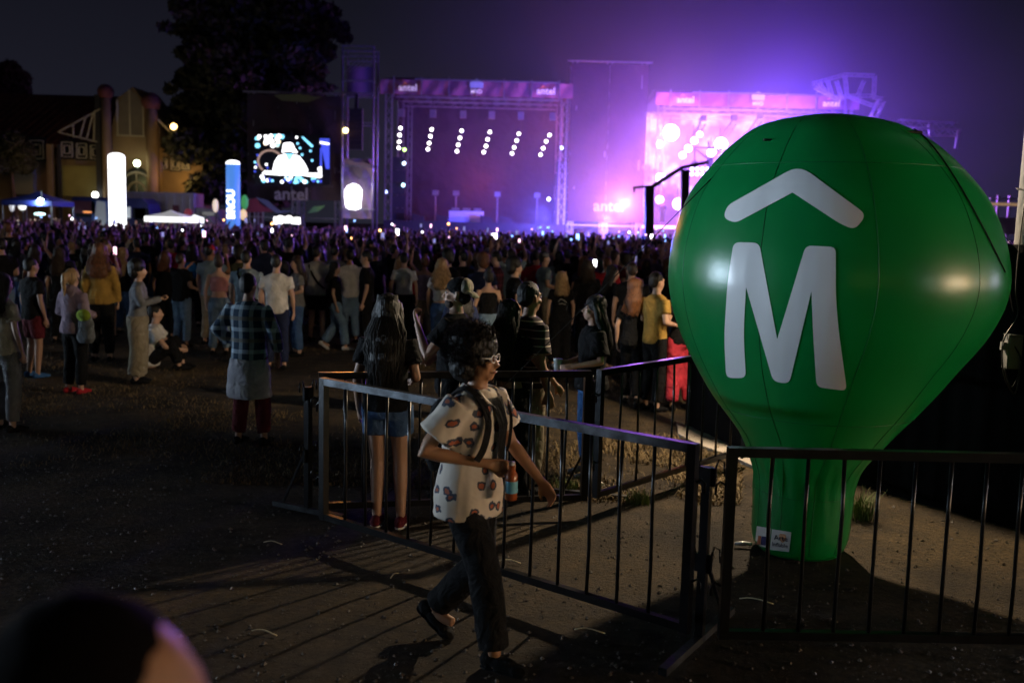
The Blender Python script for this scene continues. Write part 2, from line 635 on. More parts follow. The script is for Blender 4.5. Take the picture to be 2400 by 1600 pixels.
# ------------------------------------------------------------------ the green balloon
BY = 6.87
prof = [(263, 1925, .02), (268, 1925, .16), (278, 1925, .34), (295, 1925, .51), (335, 1930, .70), (385, 1932, .86), (460, 1932, 1.04), (560, 1932, 1.16), (640, 1930, 1.197), (700, 1925, 1.175),
        (770, 1915, 1.095), (840, 1902, .965), (930, 1891, .775), (1020, 1876, .545), (1090, 1861, .405), (1130, 1856, .372), (1200, 1850, .365), (1245, 1846, .36), (1275, 1843, .335), (1287, 1843, .29)]
rings = []
for (yd, xd, r) in prof:
    p = at(xd * 1.0204 - (20 if yd < 1000 else 11), yd * 1.0204, BY)
    rings.append((p.x, p.z, r))
zb = rings[-1][1]
RX = np.array([q[0] for q in rings])[::-1]
ztop_ = rings[0][1]
RZ = np.array([(q[1] - zb) * ztop_ / (ztop_ - zb) + 0.005 for q in rings])[::-1]
RR = np.array([q[2] * .931 for q in rings])[::-1]


def crom(x, xp, fp):
    i = int(np.clip(np.searchsorted(xp, x) - 1, 0, len(xp) - 2))
    t = (x - xp[i]) / (xp[i + 1] - xp[i])
    def m(k):
        if k <= 0:
            return (fp[1] - fp[0]) / (xp[1] - xp[0])
        if k >= len(xp) - 1:
            return (fp[-1] - fp[-2]) / (xp[-1] - xp[-2])
        return (fp[k + 1] - fp[k - 1]) / (xp[k + 1] - xp[k - 1])
    h = xp[i + 1] - xp[i]
    return (2 * t ** 3 - 3 * t ** 2 + 1) * fp[i] + (t ** 3 - 2 * t ** 2 + t) * h * m(i) + (-2 * t ** 3 + 3 * t ** 2) * fp[i + 1] + (t ** 3 - t ** 2) * h * m(i + 1)


NG = 10
A0 = R(14)


def bal(z, th, off=0.0):
    z = min(max(z, RZ[0]), RZ[-1])
    r = max(0.001, crom(z, RZ, RR)) if z < RZ[-3] else float(np.interp(z, RZ, RR))
    u = ((th - A0) / (2 * math.pi / NG)) % 1.0
    bulge = 1 - 0.010 * (1 - math.sin(math.pi * u) ** 0.7)
    wr = 0.0
    if 0.28 < z < 1.0:
        wr = (0.008 * math.sin(th * 23 + z * 9) + .005 * math.sin(th * 37 - z * 14)) * math.exp(-((z - .55) / .2) ** 2)
    return Vector((float(np.interp(z, RZ, RX)) + (r * bulge + wr + off) * math.cos(th), BY + (r * bulge + wr + off) * math.sin(th), z))


gmat = mat('green_vinyl', (0.003, 0.19, 0.052), 0.30, bump=(30, 0.12, 0.006), var=(2.5, 0.10), spec=0.55)
nt = gmat.node_tree           # thin vinyl lets the lamp behind it glow through
tr_ = nt.nodes.new('ShaderNodeBsdfTranslucent')
tr_.inputs['Color'].default_value = (0.01, 0.62, 0.15, 1)
ms_ = nt.nodes.new('ShaderNodeMixShader')
ms_.inputs[0].default_value = 0.17
nt.links.new(nt.nodes['Principled BSDF'].outputs[0], ms_.inputs[1])
nt.links.new(tr_.outputs[0], ms_.inputs[2])
nt.links.new(ms_.outputs[0], nt.nodes['Material Output'].inputs['Surface'])
bl = thing('advertising_balloon', 'large green inflatable balloon with white M and roof chevron, standing behind the fence', 'balloon',
           (float(RX[0]), BY, 0))
off0 = Vector((float(RX[0]), BY, 0))
ZS = [float(RZ[0]), 0.44, 1.02, 2.66, float(RZ[-1])]
nzs = [10, 22, 28, 12]
allV, allF = [], []
for k in range(4):
    zz = np.linspace(ZS[k], ZS[k + 1], nzs[k] + 1)
    if k == 3:
        zz = ZS[3] + (ZS[4] - ZS[3]) * np.sin(np.linspace(0, math.pi / 2, nzs[k] + 1))
    for g_ in range(NG):
        th = [A0 + (g_ + j / 8) * 2 * math.pi / NG for j in range(9)]
        V = [bal(z, t) - off0 for z in zz for t in th]
        F = [(i * 9 + j, i * 9 + j + 1, (i + 1) * 9 + j + 1, (i + 1) * 9 + j) for i in range(len(zz) - 1) for j in range(8)]
        MB().add(V, F).build('vinyl_panel', gmat, bl, True)
        o_ = len(allV)
        allV += [p + off0 for p in V]
        allF += [tuple(i + o_ for i in q) for q in F]
bvh = BVHTree.FromPolygons(allV, allF)
MB().loft([(0, 0, .002, .28, .28), (0, 0, .012, .29, .29)], 24).build('base', gmat, bl)
seam = mat('seam_tape', (0.003, 0.12, 0.034), 0.4)
for g_ in range(NG):
    t = A0 + g_ * 2 * math.pi / NG
    P = [bal(z, t, 0.001) - off0 for z in np.linspace(.05, RZ[-1] - .02, 46)]
    MB().tube(P, .0022, 5).build('seam', seam, bl, True)
for z in (ZS[1], ZS[2], ZS[3]):
    P = [bal(z, A0 + 2 * math.pi * i / 80, 0.001) - off0 for i in range(81)]
    MB().tube(P, .002, 5).build('seam', seam, bl, True)


def decal(name, outline, m, step=7.0, off=0.004, lift_from=None):
    """print lying on the balloon skin: outline given as seen, laid on the surface"""
    pts = [Vector(p) for p in outline]
    dense = []
    for i, p in enumerate(pts):
        q = pts[(i + 1) % len(pts)]
        k = max(1, int((q - p).length / step))
        dense += [p.lerp(q, j / k) for j in range(k)]
    nd = len(dense)
    x0, x1 = min(p.x for p in dense), max(p.x for p in dense)
    y0, y1 = min(p.y for p in dense), max(p.y for p in dense)
    ext = [Vector((x, y)) for x in np.arange(x0, x1, step) for y in np.arange(y0, y1, step)]
    v2, e2, f2, *_ = delaunay_2d_cdt(dense + ext, [(i, (i + 1) % nd) for i in range(nd)], [], 1, 1e-4)
    V = []
    for p in v2:
        d = ray(p.x, p.y)
        h, nrm, _, _ = bvh.ray_cast(CPOS, d)
        if h is None:
            V.append(None)
        else:
            V.append(h + (nrm if nrm.dot(d) < 0 else -nrm) * off - off0)
    keep = [f for f in f2 if all(V[i] is not None for i in f)]
    cen = lambda f: sum((v2[i] for i in f), Vector((0, 0))) / len(f)

    def inside(p):
        c = False
        j = nd - 1
        for i in range(nd):
            if (dense[i].y > p.y) != (dense[j].y > p.y) and p.x < (dense[j].x - dense[i].x) * (p.y - dense[i].y) / (dense[j].y - dense[i].y) + dense[i].x:
                c = not c
            j = i
        return c
    keep = [f for f in keep if inside(cen(f))]
    V = [q if q is not None else Vector((0, 0, 0)) for q in V]
    used = sorted({i for f in keep for i in f})
    mp = {u: i for i, u in enumerate(used)}
    o = MB().add([V[u] for u in used], [tuple(mp[i] for i in f) for f in keep]).build(name, m, bl, True)
    return o


def rounded(pts, r):
    out = []
    n = len(pts)
    for i in range(n):
        p, a, c = Vector(pts[i][:2]), Vector(pts[i - 1][:2]), Vector(pts[(i + 1) % n][:2])
        rr = pts[i][2] if len(pts[i]) > 2 else r
        da, dc = (a - p), (c - p)
        k = min(rr, da.length * .45, dc.length * .45)
        s, e = p + da.normalized() * k, p + dc.normalized() * k
        for t in (0, .2, .4, .6, .8, 1):
            out.append((1 - t) ** 2 * s + 2 * t * (1 - t) * p + t * t * e)
    return out


def zc(pts):
    return [(1540 + p[0] * .7015, 250 + p[1] * .7015, *p[2:]) for p in pts]


white = mat('white_vinyl_print', (0.72, 0.72, 0.72), 0.3, bump=(9, .1, .02), spec=.5)
decal('letter_m', rounded(zc([(257, 453), (342, 455), (402, 776, 3), (497, 464), (597, 469), (597, 640, 40), (607, 750, 30), (634, 948), (533, 935), (522, 770, 30), (516, 616, 3), (442, 924), (389, 917),
                              (298, 602, 3), (290, 760, 40), (298, 905), (232, 905), (225, 770, 40), (236, 590, 40)]), 15), white)
decal('chevron', rounded(zc([(236, 331, 40), (475, 196, 34), (700, 362, 46), (660, 412, 40), (613, 393, 20), (453, 288, 2), (262, 390, 40), (222, 372, 40)]), 15), white)
tl = at(1747, 1262, BY)
stw = mat('sticker_white', (.62, .60, .58), .35)
decal('sticker', [(1775, 1232), (1808, 1237), (1803, 1283), (1770, 1276)], stw, 5, .004)
decal('sticker', [(1810, 1239), (1855, 1246), (1850, 1292), (1805, 1287)], stw, 5, .004)
decal('sticker_print', [(1779, 1254), (1786, 1255), (1783, 1275), (1775, 1273)], mat('sticker_orange', (.45, .13, .05), .4), 4, .006)
decal('sticker_print', [(1787, 1255), (1799, 1257), (1796, 1277), (1784, 1275)], mat('sticker_navy', (.03, .03, .12), .4), 4, .006)
decal('sticker_print', rounded([(1827, 1249), (1843, 1251), (1843, 1264), (1834, 1272), (1827, 1262)], 5), mat('sticker_peach', (.55, .27, .14), .4), 3, .006)
ink = mat('sticker_ink', (.02, .02, .05), .5)
# sticker wording, laid on the curved base
for txt, cx_, cy_, sz, hh in (('Arte', 1831, 1260, 17, 1), ('Inflable', 1829, 1276, 13, 1)):
    me = text_mesh(txt, sz, 0, ink, .12)
    for v in me.vertices:
        px, py = cx_ + v.co.x + v.co.y * -.10, cy_ - v.co.y + v.co.x * .15
        d = ray(px, py)
        h, nrm, _, _ = bvh.ray_cast(CPOS, d)
        if h:
            v.co = h + (nrm if nrm.dot(d) < 0 else -nrm) * .008 - off0
    obj('lettering', me, bl)
# tie loops and guy ropes
rope = mat('black_rope', (.012, .012, .012), .8)


def on_bal(px, py, o=.012):
    d = ray(px, py)
    h, nrm, _, _ = bvh.ray_cast(CPOS, d)
    return h + (nrm if nrm.dot(d) < 0 else -nrm) * o


for px, py in ((1800, 318), (2140, 300)):
    h = on_bal(px, py + 12, .006) - off0
    MB().box(h, (.05 if px < 2000 else .10, .03, .014)).build('tie_loop', rope, bl)
a = on_bal(1668, 420, .005)
e = on_z(835, 1222)
mb = MB()
mb.tube([a.lerp(e, t) - Vector((0, 0, .05 * math.sin(math.pi * t))) for t in np.linspace(0, 1, 14)], .0035, 5)
tag(mb.build('guy_rope', rope, smooth=True), 'thin dark guy rope running from the balloon down to the left', 'rope')
PP = on_z(2392, 1236)
POLE = Vector((PP.x + .03, PP.y + .2, 0))
mb = MB()
P = [on_bal(2140 + (2352 - 2140) * t, 305 + 330 * t ** 1.35, .008) for t in np.linspace(0, 1, 14)]
P.append(Vector((POLE.x - .15, POLE.y - .05, 1.66)))
mb.tube(P, .005, 5)
tag(mb.build('guy_rope', rope, smooth=True), 'black rope draped over the right side of the balloon to the pole', 'rope')
mb = MB()
q = at(2310, 500, BY + .4)
mb.tube([q, Vector((POLE.x - .13, POLE.y - .08, 2.08))], .004, 5)
tag(mb.build('guy_rope', rope, smooth=True), 'short rope stretched between balloon edge and concrete pole', 'rope')

# concrete pole, box and cables
conc = mat('weathered_concrete', (.15, .14, .13), .9, bump=(25, .5, .02), var=(3.5, .35))
pt = thing('utility_pole', 'weathered concrete utility pole at the right edge', 'pole', POLE)
MB().tube([(0, 0, 0), (0, 0, 3), (0, 0, 7.5)], [.17, .145, .11], 20).build('shaft', conc, pt, True)
for zz in (1.62, 2.6):
    mb = MB()
    mb.tube([(.165 * math.cos(t), .165 * math.sin(t), zz + .01 * math.sin(3 * t)) for t in np.linspace(0, 6.28, 25)], .006, 6)
    mb.build('strap', rope, pt, True)
bx = thing('junction_box', 'small pale junction box strapped to the concrete pole', 'box', (POLE.x - .19, POLE.y - .16, 1.24))
mb = MB()
mb.box((0, 0, .13), (.11, .08, .26))
o = mb.build('casing', mat('grey_box', (.22, .22, .22), .5, var=(8, .2)), bx)
MB().box((0, -.043, .13), (.09, .008, .22)).build('lid', mat('grey_box_lid', (.26, .26, .26), .45), bx)
MB().box((-.07, 0, .17), (.03, .05, .06)).build('socket', mat('grey_box', (.42, .42, .42)), bx)
cb = mat('cable', (.01, .01, .01), .5)
for k, pth in enumerate(([(-.02, -.02, 3.4), (-.165, -.12, 2.6), (-.2, -.15, 1.9), (-.165, -.15, 1.65), (-.27, -.17, 1.45), (-.26, -.2, 1.2), (-.16, -.2, 1.05), (-.13, -.18, 1.3)],
                         [(-.14, -.13, 1.66), (-.05, -.21, 1.55), (.1, -.17, 1.5), (.2, -.1, 1.56)], [(-.22, -.19, 1.45), (-.15, -.23, 1.3), (-.2, -.22, 1.1), (-.25, -.18, 1.25)])):
    pts = [Vector(p) + POLE for p in pth]
    sm = []
    for i in range(len(pts) - 1):
        p0, p1, p2, p3 = pts[max(0, i - 1)], pts[i], pts[i + 1], pts[min(len(pts) - 1, i + 2)]
        for t in np.linspace(0, 1, 6)[:-1]:
            sm.append(.5 * ((2 * p1) + (p2 - p0) * t + (2 * p0 - 5 * p1 + 4 * p2 - p3) * t * t + (3 * p1 - p0 - 3 * p2 + p3) * t ** 3))
    mb = MB()
    mb.tube(sm + [pts[-1]], .007, 6)
    tag(mb.build('cable', cb, smooth=True), ['black cable looping down the pole to the junction box', 'black cable wrapped round the front of the pole',
                                             'black cable loop hanging below the junction box'][k], 'cable')

# black fabric screen behind the balloon
blk = mat('black_scrim', (.0025, .0025, .003), .95, spec=.1, bump=(5, .4, .05))
pa, pb, pc = on_z(1612, 1003), on_z(1745, 1062), on_z(2420, 1250)
sc = thing('fabric_screen', 'black fabric screen wall behind the balloon', 'screen', (pa.x, pa.y, 0))
mb = MB()
path = []
for s_, e_, k in ((pa, pb, 10), (pb, pc, 50)):
    path += [s_.lerp(e_, i / k) for i in range(k)]
path.append(pc)
path.append(pc + (pc - pb) * .35)
V = []
for i, p in enumerate(path):
    w = .025 * math.sin(i * 1.9) + .015 * math.sin(i * .7)
    for j in range(8):
        V.append(Vector((p.x + w * .5 * (j / 7), p.y + w, -.06 + 2.24 * j / 7)) - Vector((pa.x, pa.y, 0)))
n_ = len(V)
V2 = V + [v + Vector((.01, .03, 0)) for v in V]
F = []
m_ = len(path)
for i in range(m_ - 1):
    for j in range(7):
        q = (i * 8 + j, (i + 1) * 8 + j, (i + 1) * 8 + j + 1, i * 8 + j + 1)
        F.append(q)
        F.append(tuple(x + n_ for x in q[::-1]))
for i in range(m_ - 1):
    F.append((i * 8 + 7, (i + 1) * 8 + 7, (i + 1) * 8 + 7 + n_, i * 8 + 7 + n_))
mb.add(V2, F)
mb.build('fabric', blk, sc, True)
for i in range(0, m_, 10):
    p = path[i] - Vector((pa.x, pa.y, 0))
    MB().tube([(p.x, p.y + .05, 0), (p.x, p.y + .05, 2.2)], .025, 8).build('post', paint, sc, True)

# warm work light on its stand, behind the balloon
wk = thing('work_light', 'yellow-white work light on a stand behind the balloon', 'lamp', (WORK.x, WORK.y + .12, 0))
MB().tube([(0, 0, 0), (0, 0, 2.95)], .02, 8).build('stand_pole', paint, wk, True)
for k in range(3):
    a = k * 2.094
    MB().tube([(0, 0, .55), (.45 * math.cos(a), .45 * math.sin(a), .015)], .014, 6).build('leg', paint, wk, True)
MB().box((0, .05, 3.05), (.30, .06, .22)).build('lamp_housing', paint, wk)
for az, wd_ in ((R(79), .27),):
    c_ = Vector((-math.sin(az) * .32, -.12 - math.cos(az) * .32, 2.80))
    MB().box(c_, (.012, wd_, .46), rot=Matrix.Rotation(-az + R(90), 3, 'Z')).build('added_shade_flap', paint, wk)  # added flap that keeps the work light off the ground at left

# ------------------------------------------------------------------ lamps outside the picture that the balloon mirrors
hot = mat('lamp_glow_cool', (1, 1, 1), .5, emit=40, ecol=(.75, .88, 1))
warm = mat('lamp_glow_warm', (1, 1, 1), .5, emit=22, ecol=(1, .62, .30))
steel = mat('galvanised_steel', (.32, .32, .34), .45, metal=.8, var=(6, .2))
dark = mat('dark_steel', (.03, .03, .035), .6, metal=.4)
fm = thing('floodlight_mast', 'row of floodlights on a mast standing left of the field', 'floodlight', (MAST.x - .8, MAST.y, 0))
MB().tube([(0, 0, 0), (0, 0, 3)], [.12, .08], 10).build('mast', steel, fm, True)
MB().bar((0, -8, 2.5), (0, 8, 2.5), .12).build('crossbar', steel, fm)
for k, yy in enumerate((-7.5, -4.2, -2.0, 0.6, 1.8, 3.2, 6.4)):
    h = MB()
    h.box((.2, yy, 2.1), (.2, .9, .6))
    h.build('lamp_housing', dark, fm)
    MB().box((.32, yy, 2.1), (.02, .6, .3)).build('lamp_glass', hot, fm)
stl = thing('stall_lamps', 'string of warm stall lamps on a beam right of the field', 'lamp', (STALL.x + 1.2, STALL.y, 0))
MB().bar((0, -7, 2.8), (0, 7, 2.8), .1).build('beam', steel, stl)
for yy in (-6.8, 6.8):
    MB().tube([(0, yy, 0), (0, yy, 2.8)], .06, 8).build('post', steel, stl, True)
for k, yy in enumerate((-6, -4.6, -2.2, -1.0, 1.2, 4.6)):
    MB().box((-.1, yy, 2.4), (.12, 1.0 if k % 2 else .6, .4)).build('lamp_glass', warm if k % 3 else hot, stl)

# unseen glowing stall fronts added round the field edge for reflections in the balloon
for (x, y, w_, h_, c_, e_, lab) in ((4.5, -23, 4.0, .9, (.75, .85, .10), 1.6, 'lime-glowing panel added behind the camera for the balloon reflection'), (12, -21, 3.0, .7, (.9, .4, .08), 1.0, 'orange-glowing panel added behind the camera for the balloon reflection'),
                                    (23, -14, 2.6, 2.0, (.8, .9, .85), 4.0, 'white-glowing panel added right of the field for the balloon reflection'), (29, -6, 6.0, 1.6, (1, .55, .22), 4.5, 'amber-glowing panel added right of the field for the balloon reflection'),
                                    (30, 1.5, 5.0, 1.7, (1, .55, .22), 5.0, 'long amber-glowing panel added right of the field for the balloon reflection'), (27, 11, 3.5, 1.6, (.8, .8, 1), 6.0, 'cool white-glowing panel added far right for the balloon reflection'),
                                    (24, 18, 3, 2.4, (1, .98, .9), 7.0, 'bright white panel added beyond the right fence for the balloon reflection'), (-27, 5, 3.5, 1.4, (.7, .85, 1), 6.0, 'cool-glowing panel added far left for the balloon reflection'),
                                    (-27, 13, 5, 1.3, (.7, .85, 1), 6.0, 'long cool-glowing panel added far left for the balloon reflection'), (-24, 21, 3.5, 1.2, (.8, .9, 1), 4.0, 'pale-glowing panel added left of the crowd for the balloon reflection')):
    t = thing('lit_stall_or_panel', lab, 'stall', (x, y, 0))
    d_ = (Vector((2.3, 7, 0)) - Vector((x, y, 0))).normalized()
    t.rotation_euler.z = math.atan2(d_.y, d_.x) - R(90)
    MB().box((0, -1.0, 1.2), (w_ + .4, 1.9, 2.4)).build('backing_box', dark, t)
    MB().box((0, .02, 2.0), (w_, .04, h_)).build('added_glow_front', mat('reflection_front_%d_%d' % (x, y), c_, .5, emit=e_ * 3), t)
    MB().box((0, .5, 3.0), (w_ + .6, 1.2, .06)).build('awning', steel, t)

# ------------------------------------------------------------------ stages
def rect(px0, py0, px1, py1, Y):
    a, b_ = at(px0, py0, Y), at(px1, py1, Y)
    return min(a.x, b_.x), max(a.x, b_.x), min(a.z, b_.z), max(a.z, b_.z)


def pbox(px, py, Y, w, d, h):
    p = at(px, py, Y)
    return p


scrim = mat('dark_scrim', (.030, .016, .022), .9, bump=(3, .5, .1), var=(.8, .3))
scrim2 = mat('banner_plum', (.26, .10, .13), .8, bump=(1.2, .6, .15), var=(.5, .25))
print_w = mat('banner_print_white', (.80, .76, .78), .7, emit=.30, ecol=(1, .8, .85))  # faint glow put into the banner prints so the lettering reads
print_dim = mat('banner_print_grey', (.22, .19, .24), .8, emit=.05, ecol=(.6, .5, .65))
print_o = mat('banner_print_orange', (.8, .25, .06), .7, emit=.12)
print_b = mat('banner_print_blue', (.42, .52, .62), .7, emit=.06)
roofm = mat('stage_roof_cover', (.012, .005, .009), .8)
deckm = mat('stage_deck_black', (.02, .02, .025), .7)


def logo(parent, x, y, z, w, m, flame=True):
    """the word antel with a small flame mark over the n"""
    me = text_mesh('antel', w * .42, .01, m, w * .008)
    o = obj('lettering', me, parent)
    o.location = (x, y, z)
    o.rotation_euler = (R(90), 0, 0)
    if flame:
        k = w * .075
        q = poly_prism([(x - w * .24, z + k * 1.8), (x - w * .13, z + k * 3.5), (x - w * .02, z + k * 1.9), (x - w * .13, z + k * 2.5)], y - .02, y + .02)
        q.build('flame_mark', print_o, parent)


def truss(mb, a, b_, w, seg=1.0, r=.04, mi=0):
    a, b_ = Vector(a), Vector(b_)
    d = (b_ - a)
    L = d.length
    d.normalize()
    u = Vector((0, 0, 1)) if abs(d.z) < .9 else Vector((0, 1, 0))
    s = d.cross(u).normalized()
    u = s.cross(d)
    cor = [s * (i * w / 2) + u * (j * w / 2) for i, j in ((-1, -1), (1, -1), (1, 1), (-1, 1))]
    for c in cor:
        mb.bar(a + c, b_ + c, r, r, mi)
    n = max(1, int(L / seg))
    for i in range(n):
        p, q = a + d * (L * i / n), a + d * (L * (i + 1) / n)
        for k in range(4):
            c, c2 = cor[k], cor[(k + 1) % 4]
            mb.bar(p + (c if i % 2 else c2), q + (c2 if i % 2 else c), r * .6, r * .6, mi)
    return mb


def stage(px0, px1, y_top, y_bot, Y, depth, label, back_mat, zroof=.9):
    a = at(px0, (y_top + y_bot) / 2, Y)
    c = at(px1, (y_top + y_bot) / 2 + .025 * (px1 - px0), Y)
    zt = at(px0, y_top, Y).z
    zb_ = at(px0, y_bot, Y).z
    x0, x1 = a.x, c.x
    t = thing('concert_stage', label, 'stage', ((x0 + x1) / 2, Y, 0))
    w = x1 - x0
    MB().box((0, depth / 2, 1.1), (w - .6, depth, 2.2)).build('deck', deckm, t)
    for sx in (-1, 1):
        for yy in (.3, depth - .3):
            truss(MB(), (sx * (w / 2 - .6), yy, 0), (sx * (w / 2 - .6), yy, zt - .3), .5, .8, .06).build('column', steel, t)
    ro = MB()
    ro.add([(-w / 2, -.2, zt), (w / 2, -.2, zt), (w / 2 - .5, depth * .55, zt + zroof), (-w / 2 + .5, depth * .55, zt + zroof), (w / 2, depth, zt - .2), (-w / 2, depth, zt - .2),
            (-w / 2, -.2, zt - .35), (w / 2, -.2, zt - .35), (w / 2, depth, zt - .5), (-w / 2, depth, zt - .5)],
           [(0, 1, 2, 3), (3, 2, 4, 5), (0, 6, 7, 1), (5, 4, 8, 9), (6, 9, 8, 7), (0, 3, 5, 9, 6), (1, 7, 8, 4, 2)])
    ro.build('roof', roofm, t)
    # fascia banner with slack cloth
    nb_ = 48
    V, F = [], []
    for i in range(nb_ + 1):
        x = -w / 2 + w * i / nb_
        for j in range(7):
            z = zt - .02 + (zb_ - zt) * j / 6
            V.append((x, -.45 - .06 * math.sin(i * 1.3 + j * .6) - .03 * math.sin(i * .37), z))
    for i in range(nb_):
        for j in range(6):
            F.append((i * 7 + j, i * 7 + j + 1, (i + 1) * 7 + j + 1, (i + 1) * 7 + j))
    bn = MB().add(V, F).build('fascia_banner', scrim2, t, True)
    MB().bar((-w * .32, -.58, zt + .02), (w * .42, -.58, zt + .02), .12).build('rail', steel, t)
    for k in range(7):
        x = -w / 2 + w * (k + .5) / 7
        MB().bar((x, -.56, zb_ - .25), (x, -.56, zt + .2), .1, .06).build('clamp', steel, t)
    for xx in (-w * .355, w * .36):
        logo(t, xx, -.62, (zt + zb_) / 2 - .1, 1.75, print_w)
    cr = poly_prism([(-.5, 0), (-.55, .38), (-.3, .55), (0, .68), (.3, .55), (.55, .38), (.5, 0)], -.64, -.60)
    cr.v = [(p[0], p[1], p[2] + (zt + zb_) / 2 + .02) for p in cr.v]
    cr.build('crest_mark', print_b, t)
    me = text_mesh('MVD', .42, .01, print_w, .01)
    o = obj('lettering', me, t)
    o.location = (0, -.63, (zt + zb_) / 2 - .27)
    o.rotation_euler = (R(90), 0, 0)
    # back cloth and roof trusses
    MB().box((0, depth - .1, (zt + 1.9) / 2), (w - .8, .1, zt - 2.3)).build('back_cloth', back_mat, t)
    for yy in (1.5, depth * .5, depth - 1.2):
        truss(MB(), (-w / 2 + 1, yy, zt - .9), (w / 2 - 1, yy, zt - .9), .45, .9, .05).build('roof_truss', steel, t)
    return t, x0, x1, zt, zb_


Y1 = 80
backA = mat('stage_back_cloth', (.022, .012, .024), .9, bump=(.6, .6, .4), var=(.3, .35))
stA, ax0, ax1, azt, azb = stage(893, 1342, 187, 221, Y1, 9, 'dark left-hand concert stage with plum fascia banner and hanging lamp strings', backA)
ledw = bpy.data.materials.new('led_wall')
ledw.use_nodes = True
nt = ledw.node_tree
b = nt.nodes['Principled BSDF']
tcx = nt.nodes.new('ShaderNodeTexCoord')
vz = nt.nodes.new('ShaderNodeTexNoise')
vz.inputs['Scale'].default_value = .38
vz.inputs['Detail'].default_value = 3
nt.links.new(tcx.outputs['Object'], vz.inputs['Vector'])
rp = nt.nodes.new('ShaderNodeValToRGB')
cr_ = rp.color_ramp
cr_.elements[0].position = .40
cr_.elements[0].color = (.10, .02, .28, 1)
cr_.elements[1].position = .60
cr_.elements[1].color = (1, .72, .98, 1)
e_ = cr_.elements.new(.5)
e_.color = (.30, .09, .75, 1)
nt.links.new(vz.outputs['Fac'], rp.inputs['Fac'])
nt.links.new(rp.outputs['Color'], b.inputs['Emission Color'])
b.inputs['Emission Strength'].default_value = 1.05
b.inputs['Base Color'].default_value = (.02, .02, .02, 1)
Y2 = 84
stB, bx0, bx1, bzt, bzb = stage(1535, 2010, 217, 247, Y2, 10, 'brightly lit right-hand concert stage glowing pink and violet beside the balloon', ledw)

# hanging lamp strings of the left stage (photo positions of each lamp)
bulb = mat('white_lamp_glow', (1, 1, .95), .4, emit=9, ecol=(1, .98, .88))
strings = [[(939, 301), (937, 317), (936, 333), (935, 347)], [(1012, 304), (1009, 320), (1006, 336), (1003, 350)], [(1082, 307), (1078, 324), (1074, 340), (1071, 355)],
           [(1148, 310), (1143, 327), (1139, 343), (1134, 357)], [(1216, 314), (1211, 330), (1205, 346), (1200, 360)], [(1288, 317), (1280, 332), (1273, 348), (1267, 363)]]
names = ['leftmost', 'second', 'third', 'fourth', 'fifth', 'rightmost']
for k, s in enumerate(strings):
    P = [at(px, py, Y1 + 3) for px, py in s]
    t = thing('lamp_string', f'{names[k]} of the six slanting strings of four white lamps over the left stage', 'stage lamp', (P[-1].x, P[-1].y, P[-1].z), group='lamp strings over the left stage')
    o0 = P[-1]
    top = P[0] + (P[0] - P[1]) * .8
    MB().tube([Vector((top.x, top.y, azt - 1.1)) - o0, top - o0, P[-1] - o0], .03, 5).build('cable', dark, t)
    MB().box(Vector((top.x, top.y, azt - 2.2)) - o0, (.5, .4, .6)).build('moving_head', steel, t)
    for p in P:
        MB().ell(p - o0 + Vector((0, -.1, 0)), (.13, .13, .13), nu=10, nv=6).build('lamp', bulb, t, True)
# small coloured lamps along the stage sides
for (px, py, c, lab) in ((948, 351, (.5, 1, .2), 'tiny green lamp left inside the dark stage'), (947, 383, (.6, .8, 1), 'tiny bluish lamp on the left tower inside the dark stage'),
                         (945, 434, (.5, .9, 1), 'tiny cyan lamp low on the left of the dark stage'), (904, 450, (.4, .5, 1), 'small blue lamp at the left foot of the dark stage'),
                         (1286, 467, (.85, .9, 1), 'bright bluish lamp at the right foot of the dark stage'), (1316, 347, (.5, .7, 1), 'tiny blue lamp high on the right stage column')):
    p = at(px, py, Y1 + 1)
    t = thing('stage_lamp', lab, 'stage lamp', p)
    MB().ell((0, 0, 0), (.13, .13, .13), nu=10, nv=6).build('lamp_glass', mat('lamp_%d' % px, c, .4, emit=7), t, True)
    MB().box((0, .2, 0), (.22, .25, .22)).build('lamp_housing', dark, t)
# stage furniture: table, monitors, cabinets
p = at(1093, 510, Y1 + 2)
t = thing('dj_table', 'pale draped table at the centre of the dark stage', 'table', (p.x, Y1 + 2, 2.2))
MB().box((0, 0, .45), (2.8, .9, .9)).build('drape', mat('pale_drape', (.5, .5, .6), .7, bump=(3, .5, .05)), t)
MB().box((0, 0, .93), (3.0, 1, .06)).build('table_top', dark, t)
for x in (-.9, 0, .9):
    MB().box((x, 0, 1.05), (.6, .5, .18)).build('deck_player', steel, t)
for k, (px, lab) in enumerate(((980, 'black floor monitor at the left front of the dark stage'), (1036, 'black floor monitor left of the draped table'), (1140, 'black floor monitor right of the draped table'), (1185, 'black floor monitor at the right front of the dark stage'))):
    p = at(px, 515, Y1 + .8)
    t = thing('floor_monitor', lab, 'speaker', (p.x, Y1 + .8, 2.2))
    poly_prism([(-.5, 0), (.5, 0), (.5, .35), (-.5, .6)], -.3, .3).build('cabinet', dark, t)
    MB().box((-.02, -.31, .2), (.8, .02, .3)).build('grille', scrim, t)
for k, (px, lab) in enumerate(((1020, 'blue-lit lighting stand left of the stage table'), (1165, 'blue-lit lighting stand right of the stage table'), (1258, 'tall lit stand near the right stage column'), (1068, 'slim stand behind the stage table'))):
    p = at(px, 500, Y1 + 5)
    t = thing('light_stand', lab, 'light stand', (p.x, Y1 + 5, 2.2))
    MB().tube([(0, 0, 0), (0, 0, 2.6)], .06, 6).build('pole', steel, t)
    MB().box((0, -.1, 2.4), (.5, .3, .4)).build('lamp_housing', steel, t)
    MB().bar((-.4, 0, .05), (.4, 0, .05), .08).build('base', dark, t)
